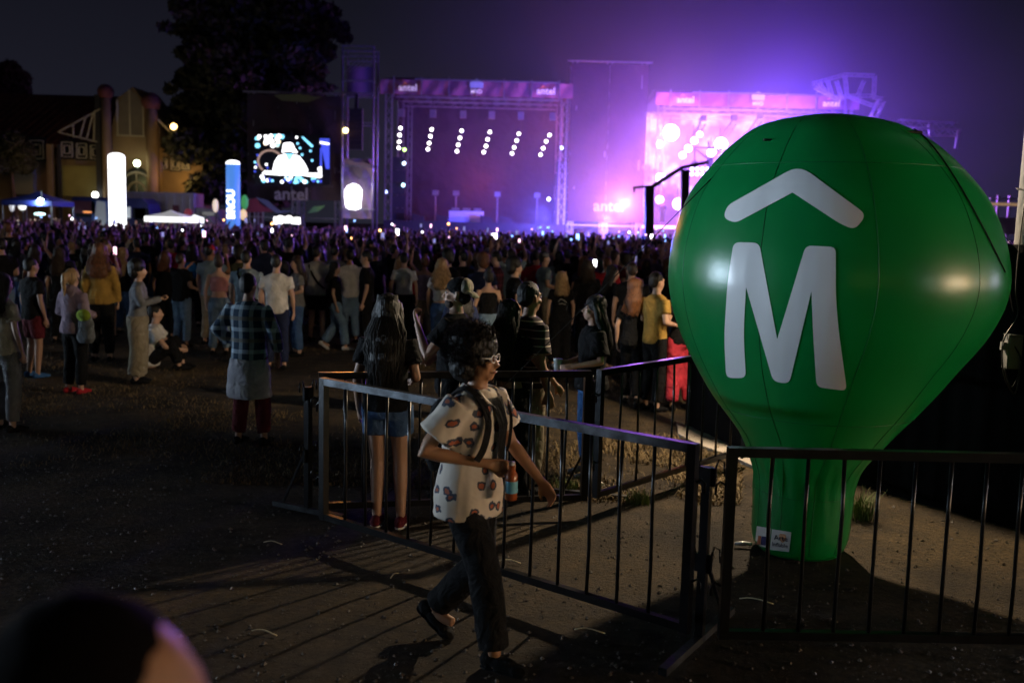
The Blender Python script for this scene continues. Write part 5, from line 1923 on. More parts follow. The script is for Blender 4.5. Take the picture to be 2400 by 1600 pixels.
    if hs == 'cap':
        cp = MB()
        cp.ell(hd((0, -.012, 1.684)), (.086, .104, .080), RM, 18, 10)
        parts['cap'] = (cp, vox, 2, 0, None, sp.get('cap_mat') or C(sp.get('cap_col', 'black')))
        br = MB()
        back = sp.get('cap_back', False)
        yy = -1 if back else 1
        for t_ in np.linspace(-.07, .07, 9):
            e_ = .065 * math.cos(t_ / .07 * 1.2)
            br.tube([hd((t_, yy * .06, 1.668)), hd((t_, yy * (.10 + e_ * .5), 1.662 - (.012 if back else 0))), hd((t_, yy * (.105 + e_), 1.650 - (.03 if back else 0)))], .0105, 7)
        parts['cap_peak'] = (br, vox * .8, 1, 0, None, sp.get('peak_mat') or sp.get('cap_mat') or C(sp.get('cap_col', 'black')))
    return parts, dict(hd=hd, tp=tp, arms=arm_pts, hands=hands, legs=leg_pts, RM=RM, off=off)


def eyes(root, info):
    hd = info['hd']
    wh_ = mat('eye_white', (.55, .5, .48), .3)
    for s in (-1, 1):
        e = MB().ell(hd((s * .031, .083, 1.640)), (.014, .010, .009), info['RM'], 10, 8).build('eye', wh_, root, True)
        MB().ell(hd((s * .031, .0915, 1.640)), (.006, .004, .006), info['RM'], 8, 6).build('iris', HA['black'], e, True)
        MB().tube([hd((s * .016, .093, 1.662)), hd((s * .034, .094, 1.668)), hd((s * .052, .082, 1.662))], [.004, .005, .003], 6).build('eyebrow', HA['dark'], root, True)
    MB().tube([hd((-.024, .0985, 1.5665)), hd((0, .1025, 1.568)), hd((.024, .0985, 1.5665))], [.002, .0055, .002], 6).build('lips', mat('lips', (.30, .10, .08), .5), root, True)


def strands(root, info, n, ln, m, spread=.11, r=.0035, wav=.01, skip_front=True):
    hd, tp = info['hd'], info['tp']
    mb = MB()
    for i in range(n):
        a = random.uniform(math.pi * 1.02, math.pi * 1.98)
        u = math.cos(a)
        bk_ = math.sin(a)
        L = ln + random.uniform(-.03, .10)
        w = [random.gauss(0, wav) for _ in range(5)]
        sp_ = spread * random.uniform(.85, 1.08)
        z0 = 1.66 + .08 * random.random()
        P = [hd((u * .075, -.02 + bk_ * .07, z0 + .02)), hd((u * .093, -.03 + bk_ * .078, 1.62)), tp((u * sp_ + w[0], -.07 + bk_ * .085, 1.48)),
             tp((u * sp_ * 1.05 + w[1], -.08 + bk_ * .105, 1.36)), tp((u * sp_ * .95 + w[2], -.085 + bk_ * .11, (1.36 + L) / 2)), tp((u * sp_ * .85 + w[3], -.08 + bk_ * .10, L))]
        mb.tube(P, [r, r, r, r, r * .8, r * .3], 4, cap=False)
    mb.build('hair_strands', m, root, True)


PEOPLE = []


def person(sp, label, group=None):
    """sp: foot pixel + head pixel of the photo, or head pixel + height"""
    if 'pos' in sp:
        g, h = Vector(sp['pos']), sp['h']
    elif 'foot' in sp:
        g = on_z(*sp['foot'])
        h = at(*sp['head'], g.y).z
    else:
        h = sp['h']
        g = on_z(*sp['head'], h)
    s = sp.get('scale') or h / 1.755 / (1.03 if sp.get('hair') == 'afro' else 1)
    root = thing('person', label, 'person', (g.x, g.y, g.z if 'pos' in sp else 0), R(sp.get('yaw', 0)), group)
    root.scale = (s, s, s)
    parts, info = make_body(sp)
    for nm, (mb, vox, sm, disp, tex, m) in parts.items():
        def cb_(me, nm=nm, m=m):
            nm = nm.split('|')[0]
            me.name = nm
            me.materials.append(m)
            obj(nm, me, root)
        job(mb, vox, sm, disp, tex, cb_)
    info['root'] = root
    info['M'] = Matrix.Translation(root.location) @ Matrix.Rotation(R(sp.get('yaw', 0)), 4, 'Z') @ Matrix.Scale(s, 4)
    PEOPLE.append(info)
    return root, info


V_ = .021
N_ = .0095
# --- the walker in front
wk_r, wk_i = person(dict(pos=(-.205, 5.0, 0), h=1.73, yaw=-118, sex='m', vox=.0085, skin='tan', hair='afro', hair_col='black', look=(8, 2), lean=(.0, .045),
                         arms=(((.25, .10, 1.15), (.27, .30, .95)), ((.285, -.13, 1.17), (.08, .17, 1.10))), palms=((1, -.3, 0), (-1, .1, -.2)), curl=.6,
                         legs=(((.09, .03, .49), (.10, -.27, .17)), ((.10, .17, .51), (.10, .24, .085))), top='tee', top_mat=shirt_print, sleeve=.66, ease=.032, flare=1.1, hem=.80, waist=.93,
                         bottom='pants', bot_col='black', ease2=.018, shoe_col='black'), 'person with big curly hair and glasses in a printed white shirt, striding right in front')
eyes(wk_r, wk_i)
hd = wk_i['hd']
gl = mat('clear_glasses', (.75, .75, .78), .12, spec=.8)
for s in (-1, 1):
    mb = MB()
    mb.tube([hd((s * .034 + .027 * math.cos(t), .107 - .006 * abs(math.cos(t)), 1.640 + .020 * math.sin(t))) for t in np.linspace(0, 6.283, 18)], .0028, 6)
    mb.tube([hd((s * .060, .101, 1.645)), hd((s * .080, .05, 1.648)), hd((s * .086, -.01, 1.645))], .003, 6)
    mb.build('glasses', gl, wk_r, True)
MB().tube([hd((-.010, .109, 1.645)), hd((0, .112, 1.648)), hd((.010, .109, 1.645))], .003, 6).build('glasses', gl, wk_r, True)
# collar, undershirt, shirt front
tp = wk_i['tp']
und = C('black')
MB().add([tp(p) for p in ((-.06, .118, 1.44), (.05, .118, 1.44), (.045, .172, 1.30), (.03, .180, 1.08), (-.03, .180, 1.08), (-.055, .172, 1.30))], [(0, 1, 2, 5), (5, 2, 3, 4)]).build('undershirt', und, wk_r)
for s in (-1, 1):
    MB().add([tp(p) for p in ((s * .03, -.075, 1.505), (s * .075, -.02, 1.50), (s * .085, .055, 1.485), (s * .055, .160, 1.39), (s * .115, .120, 1.445), (s * .130, .0, 1.475), (s * .07, -.09, 1.465))],
             [(0, 1, 5, 6), (1, 2, 4, 5), (2, 3, 4)]).build('collar', shirt_print, wk_r)
# curl tufts
mb = MB()
for i in range(3600):
    u = rng.normal(size=3)
    u /= np.linalg.norm(u)
    if u[1] > .45 and u[2] < .35:
        continue
    base = Vector((u[0] * .110, -.035 + u[1] * .117, 1.692 + u[2] * .112))
    if u[2] < -.55:
        continue
    ax = Vector(u)
    sx_ = ax.orthogonal().normalized()
    sy_ = ax.cross(sx_)
    ph = random.random() * 6
    ln = random.uniform(.02, .06)
    P = [hd(base + ax * ln * t + (sx_ * math.cos(ph + t * 9) + sy_ * math.sin(ph + t * 9)) * .010) for t in (0, .25, .5, .75, 1)]
    mb.tube(P, [.0016, .0016, .0015, .0013, .0007], 3, cap=False)
mb.build('curls', mat('hair_frizz', (.008, .005, .005), .9, spec=.08), wk_r, True)
# backpack of the walker
bpk = thing('backpack', 'black backpack with shoulder straps worn by the walker in front', 'backpack', wk_r.location, wk_r.rotation_euler.z)
bpk.scale = wk_r.scale
bpm = cloth('pack_black', (.012, .012, .013))
pk = MB()
pk.loft([(0, -.17, 1.02, .10, .05), (0, -.18, 1.08, .12, .065), (0, -.175, 1.25, .12, .07), (0, -.15, 1.37, .10, .06), (0, -.13, 1.41, .07, .04)], 18)
job(pk, .012, 3, .012, fold_tex, lambda me: (me.materials.append(bpm), obj('pack', me, bpk)))
for s in (-1, 1):
    pts = [tp((s * .10, -.14, 1.40)), tp((s * .115, -.02, 1.492)), tp((s * .12, .09, 1.440)), tp((s * .122, .150, 1.33)), tp((s * .140, .148, 1.20)), tp((s * .165, .125, 1.13))]
    sm_ = []
    for j in range(len(pts) - 1):
        p0, p1, p2, p3 = pts[max(0, j - 1)], pts[j], pts[j + 1], pts[min(len(pts) - 1, j + 2)]
        for t_ in (0, .2, .4, .6, .8):
            sm_.append(.5 * ((2 * p1) + (p2 - p0) * t_ + (2 * p0 - 5 * p1 + 4 * p2 - p3) * t_ * t_ + (3 * p1 - p0 - 3 * p2 + p3) * t_ ** 3))
    sm_.append(pts[-1])
    cen_ = tp((0, 0, 1.28))
    V_s, F_s = [], []
    for j, q_ in enumerate(sm_):
        d_ = (sm_[min(j + 1, len(sm_) - 1)] - sm_[max(j - 1, 0)]).normalized()
        n_s = (q_ - cen_)
        n_s = (n_s - d_ * n_s.dot(d_)).normalized()
        s_s = d_.cross(n_s)
        V_s += [q_ - s_s * .017 + n_s * .006, q_ + s_s * .017 + n_s * .006, q_ + s_s * .017 - n_s * .006, q_ - s_s * .017 - n_s * .006]
        if j:
            o_ = (j - 1) * 4
            F_s += [(o_ + k_, o_ + (k_ + 1) % 4, o_ + 4 + (k_ + 1) % 4, o_ + 4 + k_) for k_ in range(4)]
    mb = MB().add(V_s, F_s)
    mb.build('strap', bpm, bpk)
W_, dd, pn = wk_i['hands'][1]
Mw = wk_i['M']
bo = thing('drink_bottle', 'small bottle with blue label in the hand of the walker', 'bottle', Mw @ (W_ + dd * .09 + Vector((.02, .03, -.09))))
MB().tube([(0, 0, -.07), (0, 0, -.065), (0, 0, .06), (0, 0, .09), (0, 0, .11)], [.02, .031, .031, .014, .013], 14).build('flask', mat('amber_glass', (.35, .09, .03), .12), bo, True)
MB().tube([(0, 0, -.03), (0, 0, .03)], .0325, 14, cap=False).build('paper_band', mat('blue_label', (.15, .45, .6), .4), bo, True)
MB().tube([(0, 0, .108), (0, 0, .125)], .015, 10).build('bottle_cap', mat('white_cap', (.6, .6, .6), .4), bo, True)

# --- the long-haired woman behind the fence
lw_r, lw_i = person(dict(foot=(905, 1232), head=(905, 690), yaw=-6, sex='f', vox=N_, skin='mid', hair='long', hair_len=1.10, hair_col='dark', arms=('down', 'bent'), top='tee', top_col='black', hem=.90, ease=.018,
                         bottom='shorts', leglen=.62, bot_col='denim', legs=('close', 'stand'), shoe_col='maroon', sole_col='white', ease2=.02), 'woman with very long dark hair in denim shorts and red shoes, seen from behind')
strands(lw_r, lw_i, 420, 1.06, mat('hair_sheen', (.008, .006, .005), .5, spec=.25), .125, .003, .014)
# --- man in backwards cap
capm = stripe_mat('two_tone_cap', .001, (.012, .012, .013), (.4, .4, .4), .9)
cm_r, cm_i = person(dict(pos=(*at(1068, 800, 7.95).xy, 0), h=1.80, yaw=78, sex='m', vox=N_, skin='light', hair='cap', cap_back=True, cap_col='black', peak_mat=C('cream'), hair_col='black', look=(6, 4),
                         arms=(((.24, .16, 1.16), (.12, .28, 1.40)), 'bent'), palms=((0.2, -1, .3), (-1, .2, 0)), curl=.9, top='tee', top_col='black', ease=.03, bottom='pants', bot_col='black'),
                    'bearded man in a black shirt and backwards two-tone cap, hand raised to his mouth')
eyes(cm_r, cm_i)
hd = cm_i['hd']
mb = MB()
mb.ell(hd((0, .045, 1.555)), (.060, .052, .045), cm_i['RM'], 14, 8)
job(mb, .009, 2, .006, curl_tex, lambda me, r=cm_r: (me.materials.append(mat('beard', (.05, .03, .022), .8)), obj('beard', me, r)))
mb = MB()
mb.ell(hd((0, -.056, 1.688)), (.089, .066, .076), cm_i['RM'], 16, 10)
job(mb, .009, 2, 0, None, lambda me, r=cm_r: (me.materials.append(C('cream')), obj('cap_panel', me, r)))
MB().ell(hd((-.086, .0, 1.592)), (.007, .007, .009), None, 8, 6).build('earring', mat('silver', (.8, .8, .8), .2, metal=1), cm_r, True)
# --- dark-haired woman reaching right
dw_r, dw_i = person(dict(pos=(*at(1192, 850, 8.0).xy, 0), h=1.63, yaw=-40, sex='f', vox=N_, skin='mid', hair='long', hair_len=1.12, hair_col='black', arms=('down', ((.30, .10, 1.20), (.36, .26, 1.02))), top='crop', top_col='black', hem=1.06,
                         bottom='pants', bot_col='black', ease2=.04), 'dark-haired woman in a black crop top behind the walker, one arm held out')
strands(dw_r, dw_i, 260, 1.08, MATS['hair_black'], .12, .003, .02)
# --- striped polo man
pm_r, pm_i = person(dict(head=(1243, 662), h=1.77, yaw=-62, sex='m', vox=.011, skin='mid', hair='short', hair_col='black', look=(10, 0), arms=('out', 'down'), top='tee', top_mat=POLO, sleeve=.8, ease=.022,
                         bottom='pants', bot_col='khaki'), 'man in a dark polo shirt with thin white stripes')
eyes(pm_r, pm_i)
# --- smiling woman
sm_r, sm_i = person(dict(head=(1393, 693), h=1.63, yaw=100, sex='f', vox=.0105, skin='light', hair='long', hair_len=1.22, hair_col='black', look=(-6, 2), arms=('bent', 'bent'), top='tee', top_col='black', ease=.03, sleeve=.8,
                         bottom='pants', bot_col='blue', shoe_col='grey'), 'smiling woman in a black top facing left with a drink, beside the balloon')
eyes(sm_r, sm_i)
strands(sm_r, sm_i, 160, 1.2, MATS['hair_black'], .11, .0035)
Wc, dc, pc_ = sm_i['hands'][1]
cu = thing('drink_cup', 'clear plastic cup held by the smiling woman', 'cup', sm_i['M'] @ (Wc + dc * .10 + Vector((-.03, 0, -.02))))
MB().tube([(0, 0, -.06), (0, 0, .07)], [.028, .04], 14).build('cup_wall', mat('cup_plastic', (.5, .55, .55), .15), cu, True)
MB().tube([(0, 0, .066), (0, 0, .074)], [.0415, .0415], 14).build('cup_rim', mat('cup_rim', (.65, .7, .7), .2), cu, True)

# --- the other people one can pick out, with what sets each apart
LIST = [
    (dict(foot=(1478, 952), head=(1500, 660), yaw=-12, sex='f', hair='curly', hair_len=1.30, hair_col='auburn', legs=('fwd', 'rear'), top='tee', top_col='black', ease=.02, bot_col='black'), 'woman with auburn curls in black shirt and trousers walking towards the crowd'),
    (dict(head=(1541, 638), h=1.70, yaw=-60, hair='short', hair_col='dark', top_col='yellow', bot_col='black', arms=('bent', 'bent')), 'man in a yellow shirt half hidden by the woman with auburn curls'),
    (dict(pos=(*on_z(1592, 962).xy, 0), h=1.68, yaw=15, sex='f', hair='long', hair_col='dark', top_col='black', bot_col='hotred', ease2=.02, arms=('bent', 'bent')), 'person in bright red trousers half hidden by the balloon'),
    (dict(foot=(585, 1042), head=(598, 642), yaw=-14, hair='short', hair_col='black', skin='mid', top='long', top_mat=PLAID, ease=.022, hem=.80, sleeve=1.75, arms=('hip', ((.30, -.02, 1.16), (.30, .06, .92))), bottom='pants', bot_col='maroon', legs=('stand', 'relax'), sole_col='white', bulk=1.0), 'man in a blue plaid shirt over a long pale shirt, seen from behind at left'),
    (dict(foot=(325, 898), head=(287, 613), yaw=-78, sex='f', hair='curly', hair_col='black', top='long', top_col='grey', bottom='pants', bot_col='khaki', ease2=.04, arms=('clap', 'clap'), lean=(0, .03)), 'woman in grey top clapping, facing right, at the left'),
    (dict(foot=(178, 922), head=(165, 630), yaw=-20, sex='f', hair='pony', hair_col='blond', top='hood', top_col='mauve', bot_col='black', shoe_col='red', arms=('bent', 'bent'), ease=.03), 'woman with fair ponytail and mauve hooded top, shoulder bag at her side'),
    (dict(foot=(82, 885), head=(105, 605), yaw=-35, hair='short', hair_col='black', top_col='black', bottom='shorts', bot_col='maroon', skin='mid', shoe_col='blue', bulk=1.1), 'broad man in black shirt and dark red shorts at the far left'),
    (dict(foot=(240, 848), head=(226, 570), yaw=8, sex='f', hair='wavy', hair_len=1.25, hair_col='auburn', top_col='yellow', top='long', bot_col='black'), 'woman with orange-lit wavy hair in a yellow-brown top at the left'),  # auburn puts the orange light into the colour of her fair hair
    (dict(head=(138, 580), h=1.64, yaw=0, sex='f', hair='long', hair_col='brown', top_col='black', bot_col='black'), 'woman with brown hair lit orange at the edge, left of the yellow top'),
    (dict(head=(6, 640), h=1.62, yaw=-30, sex='f', hair='long', hair_col='dark', top_col='cream', bot_col='grey'), 'person in pale top cut off by the left edge'),
    (dict(head=(336, 545), h=1.70, yaw=0, hair='short', top='hood', top_col='white', bot_col='black', ease=.05), 'person with a pale cape over the shoulders near the white column'),
    (dict(head=(450, 573), h=1.66, yaw=5, sex='f', hair='long', hair_col='black', top_col='black', bot_col='black'), 'dark-clothed woman wearing a small blue backpack'),
    (dict(foot=(515, 832), head=(528, 598), yaw=10, sex='f', hair='bun', hair_col='brown', top='tank', top_col='pink', hem=1.12, bot_col='lightdenim', waist=1.03), 'woman with hair up and bare back in a pink top'),
    (dict(head=(578, 588), h=1.72, yaw=-5, hair='short', hair_col='dark', top_col='greyblue', bot_col='navy', bulk=1.08), 'man in a grey-blue shirt with dark sling strap behind the plaid shirt'),
    (dict(foot=(742, 800), head=(738, 577), yaw=-10, hair='short', hair_col='dark', top_col='white', ease=.035, bottom='shorts', bot_col='black', arms=('bent', 'down'), bulk=1.05), 'man in a loose white shirt with a dark crossbody strap, seen from behind'),
    (dict(foot=(668, 822), head=(667, 612), yaw=-25, sex='f', hair='long', hair_col='black', top_col='teal', bottom='short', bot_col='black', legs=('relax', 'fwd'), shoe_col='white', arms=('down', 'bent')), 'bare-legged woman with pink tote bag beside the plaid shirt'),
    (dict(head=(648, 597), h=1.70, yaw=0, hair='short', top_col='white', bot_col='navy'), 'person in a plain white shirt behind the tote bag woman'),
    (dict(head=(695, 600), h=1.63, yaw=120, sex='f', hair='long', hair_col='brown', top_col='grey', bot_col='denim', arms=('bent', 'phone')), 'woman facing left with a drink next to the white-shirt man'),
    (dict(foot=(785, 820), head=(812, 615), yaw=-85, sex='f', hair='long', hair_col='black', hair_len=1.36, top_col='black', bot_col='lightdenim', legs=('rear', 'fwd'), shoe_col='white', ease2=.025), 'long-haired person in black shirt and torn jeans facing right'),
    (dict(foot=(858, 828), head=(864, 588), yaw=95, hair='short', hair_col='black', top='tee', top_col='black', bot_col='black', sleeve=.8, look=(0, -4)), 'bearded man in black hooded shirt facing left'),
    (dict(head=(948, 592), h=1.68, yaw=0, sex='f', hair='short', hair_col='dark', top_col='white', bot_col='black', hem=.98), 'person in a short white top beside the red jacket'),
    (dict(head=(975, 588), h=1.66, yaw=20, sex='f', hair='long', hair_col='dark', top='long', top_col='red', bot_col='black', arms=('bent', 'down')), 'person in a red and blue jacket with an arm round a friend'),
    (dict(foot=(1032, 842), head=(1040, 606), yaw=0, sex='f', hair='wavy', hair_len=1.22, hair_col='blond', top_col='white', hem=1.02, bot_col='denim'), 'woman with long wavy fair hair in a white top'),
    (dict(head=(1098, 589), h=1.66, yaw=-50, sex='f', hair='long', hair_col='blond', top_col='blue', bot_col='navy', arms=('phone', 'bent')), 'fair-haired woman in blue with silvery face paint'),
    (dict(foot=(1140, 880), head=(1147, 631), yaw=12, sex='f', hair='bun', hair_col='black', top='tank', top_col='black', hem=1.02, bot_col='lightdenim', waist=1.04, ease2=.02), 'woman in a black strappy top and pale jeans'),
    (dict(head=(1208, 607), h=1.72, yaw=-75, hair='curly', hair_col='black', top_col='black', bot_col='black'), 'young man with curly hair in black facing right'),
    (dict(head=(1165, 589), h=1.74, yaw=80, hair='short', hair_col='dark', top='long', top_mat=PLAIDR, bot_col='black', look=(0, -8)), 'man in a dark red plaid shirt looking down'),
    (dict(head=(1231, 590), h=1.66, yaw=0, sex='f', hair='curly', hair_len=1.40, hair_col='brown', top_col='red', bot_col='black'), 'person in a plain red shirt in front of the dense crowd'),
    (dict(head=(1277, 590), h=1.74, yaw=-70, hair='cap', cap_col='grey', top_col='greyblue', bot_col='khaki', arms=('bent', 'bent')), 'bearded man in a grey cap and pale shirt wearing a backpack'),
    (dict(foot=(1310, 862), head=(1313, 636), yaw=5, sex='f', hair='long', hair_len=1.34, hair_col='blond', top_col='black', hem=.95, bot_col='black', shoe_col='grey', ease2=.03), 'blonde woman in a black vest with white print on the back'),
    (dict(head=(1378, 608), h=1.68, yaw=0, sex='f', hair='long', hair_len=1.42, hair_col='brown', top_col='black', top='long', bot_col='black'), 'woman with sunglasses pushed up on her hair'),
    (dict(head=(1437, 622), h=1.64, yaw=-80, sex='f', hair='long', hair_col='black', top='long', top_col='black', bot_col='black', arms=('phone', 'bent')), 'dark-clothed woman turned right above the smiling woman'),
    (dict(head=(1482, 615), h=1.72, yaw=0, hair='short', hair_col='brown', top_col='black', bot_col='black', bulk=1.12), 'broad man with thinning hair in a black shirt'),
    (dict(head=(1403, 580), h=1.74, yaw=0, hair='short', hair_col='dark', top_col='maroon', bot_col='black', bulk=1.1), 'broad person in a dark maroon shirt behind the sunglasses woman'),
    (dict(head=(1080, 655), h=1.60, yaw=30, sex='f', hair='long', hair_col='black', top_col='navy', bot_col='black'), 'dark-haired person in navy behind the backwards cap'),
    (dict(head=(500, 575), h=1.70, yaw=0, hair='short', top_col='black', bot_col='black'), 'dark figure just left of the bun-haired woman'),
    (dict(head=(785, 575), h=1.74, yaw=0, hair='short', top_col='grey', bot_col='black', ease=.04), 'person in a loose grey top right of the white shirt'),
    (dict(head=(620, 572), h=1.70, yaw=0, hair='short', hair_col='brown', top_col='pink', bot_col='black'), 'person in a dusty pink shirt behind the plaid man'),
    (dict(head=(40, 560), h=1.68, yaw=-15, sex='f', hair='long', hair_col='dark', top_col='grey', bot_col='denim'), 'person in grey top and jeans near the left edge'),
]
INF = {}
for sp, lab in LIST:
    sp.setdefault('vox', V_ if sp['head'][1] > 600 or 'foot' in sp else .022) if 'head' in sp else sp.setdefault('vox', V_)
    INF[lab] = person(sp, lab)
    if sp.get('hair') in ('long', 'wavy') or (sp.get('hair') == 'curly' and sp.get('hair_len')):
        strands(INF[lab][0], INF[lab][1], 110, sp.get('hair_len', 1.25), HA[sp.get('hair_col', 'dark')], .115 if sp['hair'] == 'long' else .135, .0055, .012 if sp['hair'] == 'long' else .026)
# pale long shirt under the plaid
fr_, fi_ = INF['man in a blue plaid shirt over a long pale shirt, seen from behind at left']
mb = MB()
mb.loft([(0, 0, .50, .235, .19), (0, 0, .60, .232, .185), (0, 0, .78, .215, .165), (0, 0, .9, .195, .15)], 24)
job(mb, .016, 3, .03, fold_tex, lambda me: (me.materials.append(cloth('long_pale', (.36, .36, .40))), obj('long_shirt', me, fr_)))
# seated man
st_r, st_i = person(dict(pos=(*on_z(350, 866).xy, 0), h=1.74, yaw=-75, hair='short', hair_col='black', top_col='white', bot_col='black', vox=V_, drop=.80, lean=(0, .10), ease=.03,
                         arms=(((.25, .20, 1.17), (.14, .40, 1.13)), ((.27, .20, 1.17), (.17, .42, 1.12))), legs=(((.20, .36, .42), (.10, .46, .085)), ((.22, .34, .40), (.14, .42, .085)))),
                    'young man in a white shirt sitting on the ground with knees drawn up')
# bags
def bag(name, label, cat, info, local, shape, m, mat2=None):
    t = thing(name, label, cat, info['M'] @ Vector(local), info['root'].rotation_euler.z)
    mb = MB()
    mb.loft(shape, 16)
    job(mb, .014, 3, .015, fold_tex, lambda me: (me.materials.append(m), obj('pouch', me, t)))
    return t


t = bag('tote_bag', 'pink cloth tote bag with dark print hanging beside the bare-legged woman', 'bag', INF['bare-legged woman with pink tote bag beside the plaid shirt'][1], (-.26, -.06, .62), [(0, 0, 0, .12, .05), (0, 0, .05, .15, .06), (0, 0, .30, .14, .05), (0, 0, .34, .13, .02)], cloth('tote_pink', (.50, .27, .23)))
for s in (-1, 1):
    MB().tube([(s * .05, .0, .33), (s * .03, .03, .60), (.03 + s * .02, .05, .75)], .008, 6).build('handle', C('cream'), t, True)
t = bag('backpack', 'small bright blue backpack on the dark-clothed woman', 'backpack', INF['dark-clothed woman wearing a small blue backpack'][1], (0, -.20, 1.05), [(0, 0, 0, .10, .05), (0, 0, .05, .13, .075), (0, 0, .25, .12, .07), (0, 0, .32, .07, .03)], cloth('pack_blue', (.02, .18, .55)))
MB().tube([(-.06, .04, .3), (-.08, .12, .38), (-.09, .2, .36)], .012, 6).build('strap', C('navy'), t, True)
t = bag('shoulder_bag', 'grey and lime bag hanging at the hip of the mauve hooded woman', 'bag', INF['woman with fair ponytail and mauve hooded top, shoulder bag at her side'][1], (.24, -.04, .74), [(0, 0, 0, .09, .06), (0, 0, .06, .13, .08), (0, 0, .25, .12, .06), (0, 0, .38, .05, .03)], cloth('bag_grey', (.14, .15, .16)))
MB().ell((0, -.03, .34), (.10, .055, .08)).build('flap', cloth('lime', (.22, .30, .03)), t, True)
MB().tube([(0, 0, .38), (-.04, .02, .62), (-.10, .0, .80)], .009, 6).build('strap', C('olive'), t, True)
for lab, bl_ in (('man in a grey-blue shirt with dark sling strap behind the plaid shirt', 'dark sling strap across the grey-blue shirt'), ('man in a loose white shirt with a dark crossbody strap, seen from behind', 'black crossbody bag on the loose white shirt')):
    r_, i_ = INF[lab]
    t = thing('sling_bag', bl_, 'bag', r_.location, r_.rotation_euler.z)
    t.scale = r_.scale
    mb = MB()
    pts = [Vector(p) for p in ((-.13, .0, 1.485), (-.10, -.125, 1.40), (-.02, -.165, 1.25), (.08, -.165, 1.10), (.17, -.10, 1.00), (.20, .02, .97))]
    for j in range(len(pts) - 1):
        mb.bar(pts[j], pts[j + 1], .035, .012, upv=(0, 1, .1))
    mb.build('strap', C('black'), t)
    MB().loft([(.23, .03, .78, .03, .09), (.235, .03, .86, .045, .11), (.225, .03, .98, .03, .10)], 12).build('pouch', C('black'), t, True)
# white print on the black vest
r_, i_ = INF['blonde woman in a black vest with white print on the back']
mb = MB()
mb.tube([(-.07, -.150, 1.22), (-.03, -.152, 1.27), (.03, -.152, 1.25), (.08, -.148, 1.21)], .006, 6)
mb.tube([(-.06, -.152, 1.18), (.0, -.155, 1.19), (.07, -.150, 1.17)], .005, 6)
mb.build('back_print', C('white'), r_, True)

# singer on the bright stage
pf = person(dict(pos=PERF, h=1.85, yaw=175, vox=.04, hair='short', hair_col='black', top='long', top_col='black', bot_col='black', arms=('phone', 'bent'), ease=.03, bulk=1.1), 'performer silhouetted against the glare of the right-hand stage')
# the blurred head close to the lens
fh = person(dict(pos=(*at(270, 1500, .97).xy, 0), h=1.855, yaw=-80, recede=.012, vox=.018, skin='tan', hair='short', hair_col='matte', top='tee', top_col='black', bot_col='black', bulk=1.0, look=(0, 0)), 'out of focus head of a bystander in the bottom left corner')

# ------------------------------------------------------------------ the packed crowd
PSPEC = [dict(sex='m', hair='short'), dict(sex='f', hair='long', hair_len=1.28), dict(sex='m', hair='short', arms=('up', 'bent'), bulk=1.06), dict(sex='f', hair='pony', arms=('bent', 'bent')), dict(sex='f', hair='wavy', hair_len=1.36),
         dict(sex='m', hair='cap', arms=('down', 'up')), dict(sex='f', hair='bun', top='tank', arms=('high', 'down')), dict(sex='m', hair='curly', look=(35, 0), arms=('bent', 'down')), dict(sex='m', hair='short', top='hood', bulk=1.1),
         dict(sex='f', hair='long', hair_len=1.18, look=(-40, 0)), dict(sex='m', hair='short', arms=('high', 'high')), dict(sex='m', hair='short', bottom='shorts', look=(-70, 0), arms=('phone', 'bent'))]
PRO, PRO2, PINF = [], [], []
for sp in PSPEC:
    for vox, store in ((.026, PRO), (.058, PRO2)):
        q_ = dict(sp)
        q_['vox'] = vox
        parts, info = make_body(q_)
        dct = {}
        store.append(dct)
        if vox == .026:
            PINF.append(info)
        for nm, (mb, vx, sm, disp, tex, m) in parts.items():
            if store is PRO2 and nm.split('|')[0] in ('shoe', 'trousers', 'shorts'):
                continue
            if store is PRO2:
                sm = 1
                vx = .056 if nm == 'body' else .078
            def cb_(me, nm=nm, dct=dct, m=m):
                me.name = nm.split('|')[0]
                me.materials.append(m)
                dct[nm] = me
            job(mb, vx, sm, disp, tex, cb_)
run_jobs()

TOPC = ['black', 'black', 'black', 'black', 'black', 'navy', 'navy', 'grey', 'white', 'black', 'maroon', 'cream', 'black', 'red', 'greyblue', 'black', 'olive', 'mauve', 'black']
HAIRC = ['dark', 'black', 'brown', 'dark', 'auburn', 'blond', 'black']
BOTC = ['black', 'navy', 'denim', 'black', 'lightdenim', 'khaki']
SKINS = ['light', 'mid', 'light', 'tan']
LABC = {'black': 'black', 'navy': 'navy blue', 'grey': 'grey', 'white': 'white', 'maroon': 'dark red', 'cream': 'cream', 'red': 'red', 'greyblue': 'grey-blue', 'olive': 'olive', 'mauve': 'mauve'}
PDESC = ['with short hair', 'with long hair', 'holding one hand up before the face', 'with a ponytail', 'with wavy hair', 'wearing a cap', 'with one arm raised high', 'with curly hair, head turned',
         'with a hood at the neck', 'with very long hair, head turned', 'with both arms raised high', 'looking sideways, hands in front']
placed = [(i['root'].location.x, i['root'].location.y) for i in PEOPLE]
PH = []
cand = []
Y = 17.0
while Y < 73:
    sp_ = .64 if Y < 26 else (.70 if Y < 36 else 1.18)
    x = -.56 * Y
    while x < .56 * Y:
        cand.append((x + random.gauss(0, .17), Y + random.gauss(0, .2)))
        x += sp_ * (1.2 if Y > 45 else 1)
    Y += (.85 if Y < 26 else 1.0 if Y < 36 else 1.6)
indiv, far = [], []
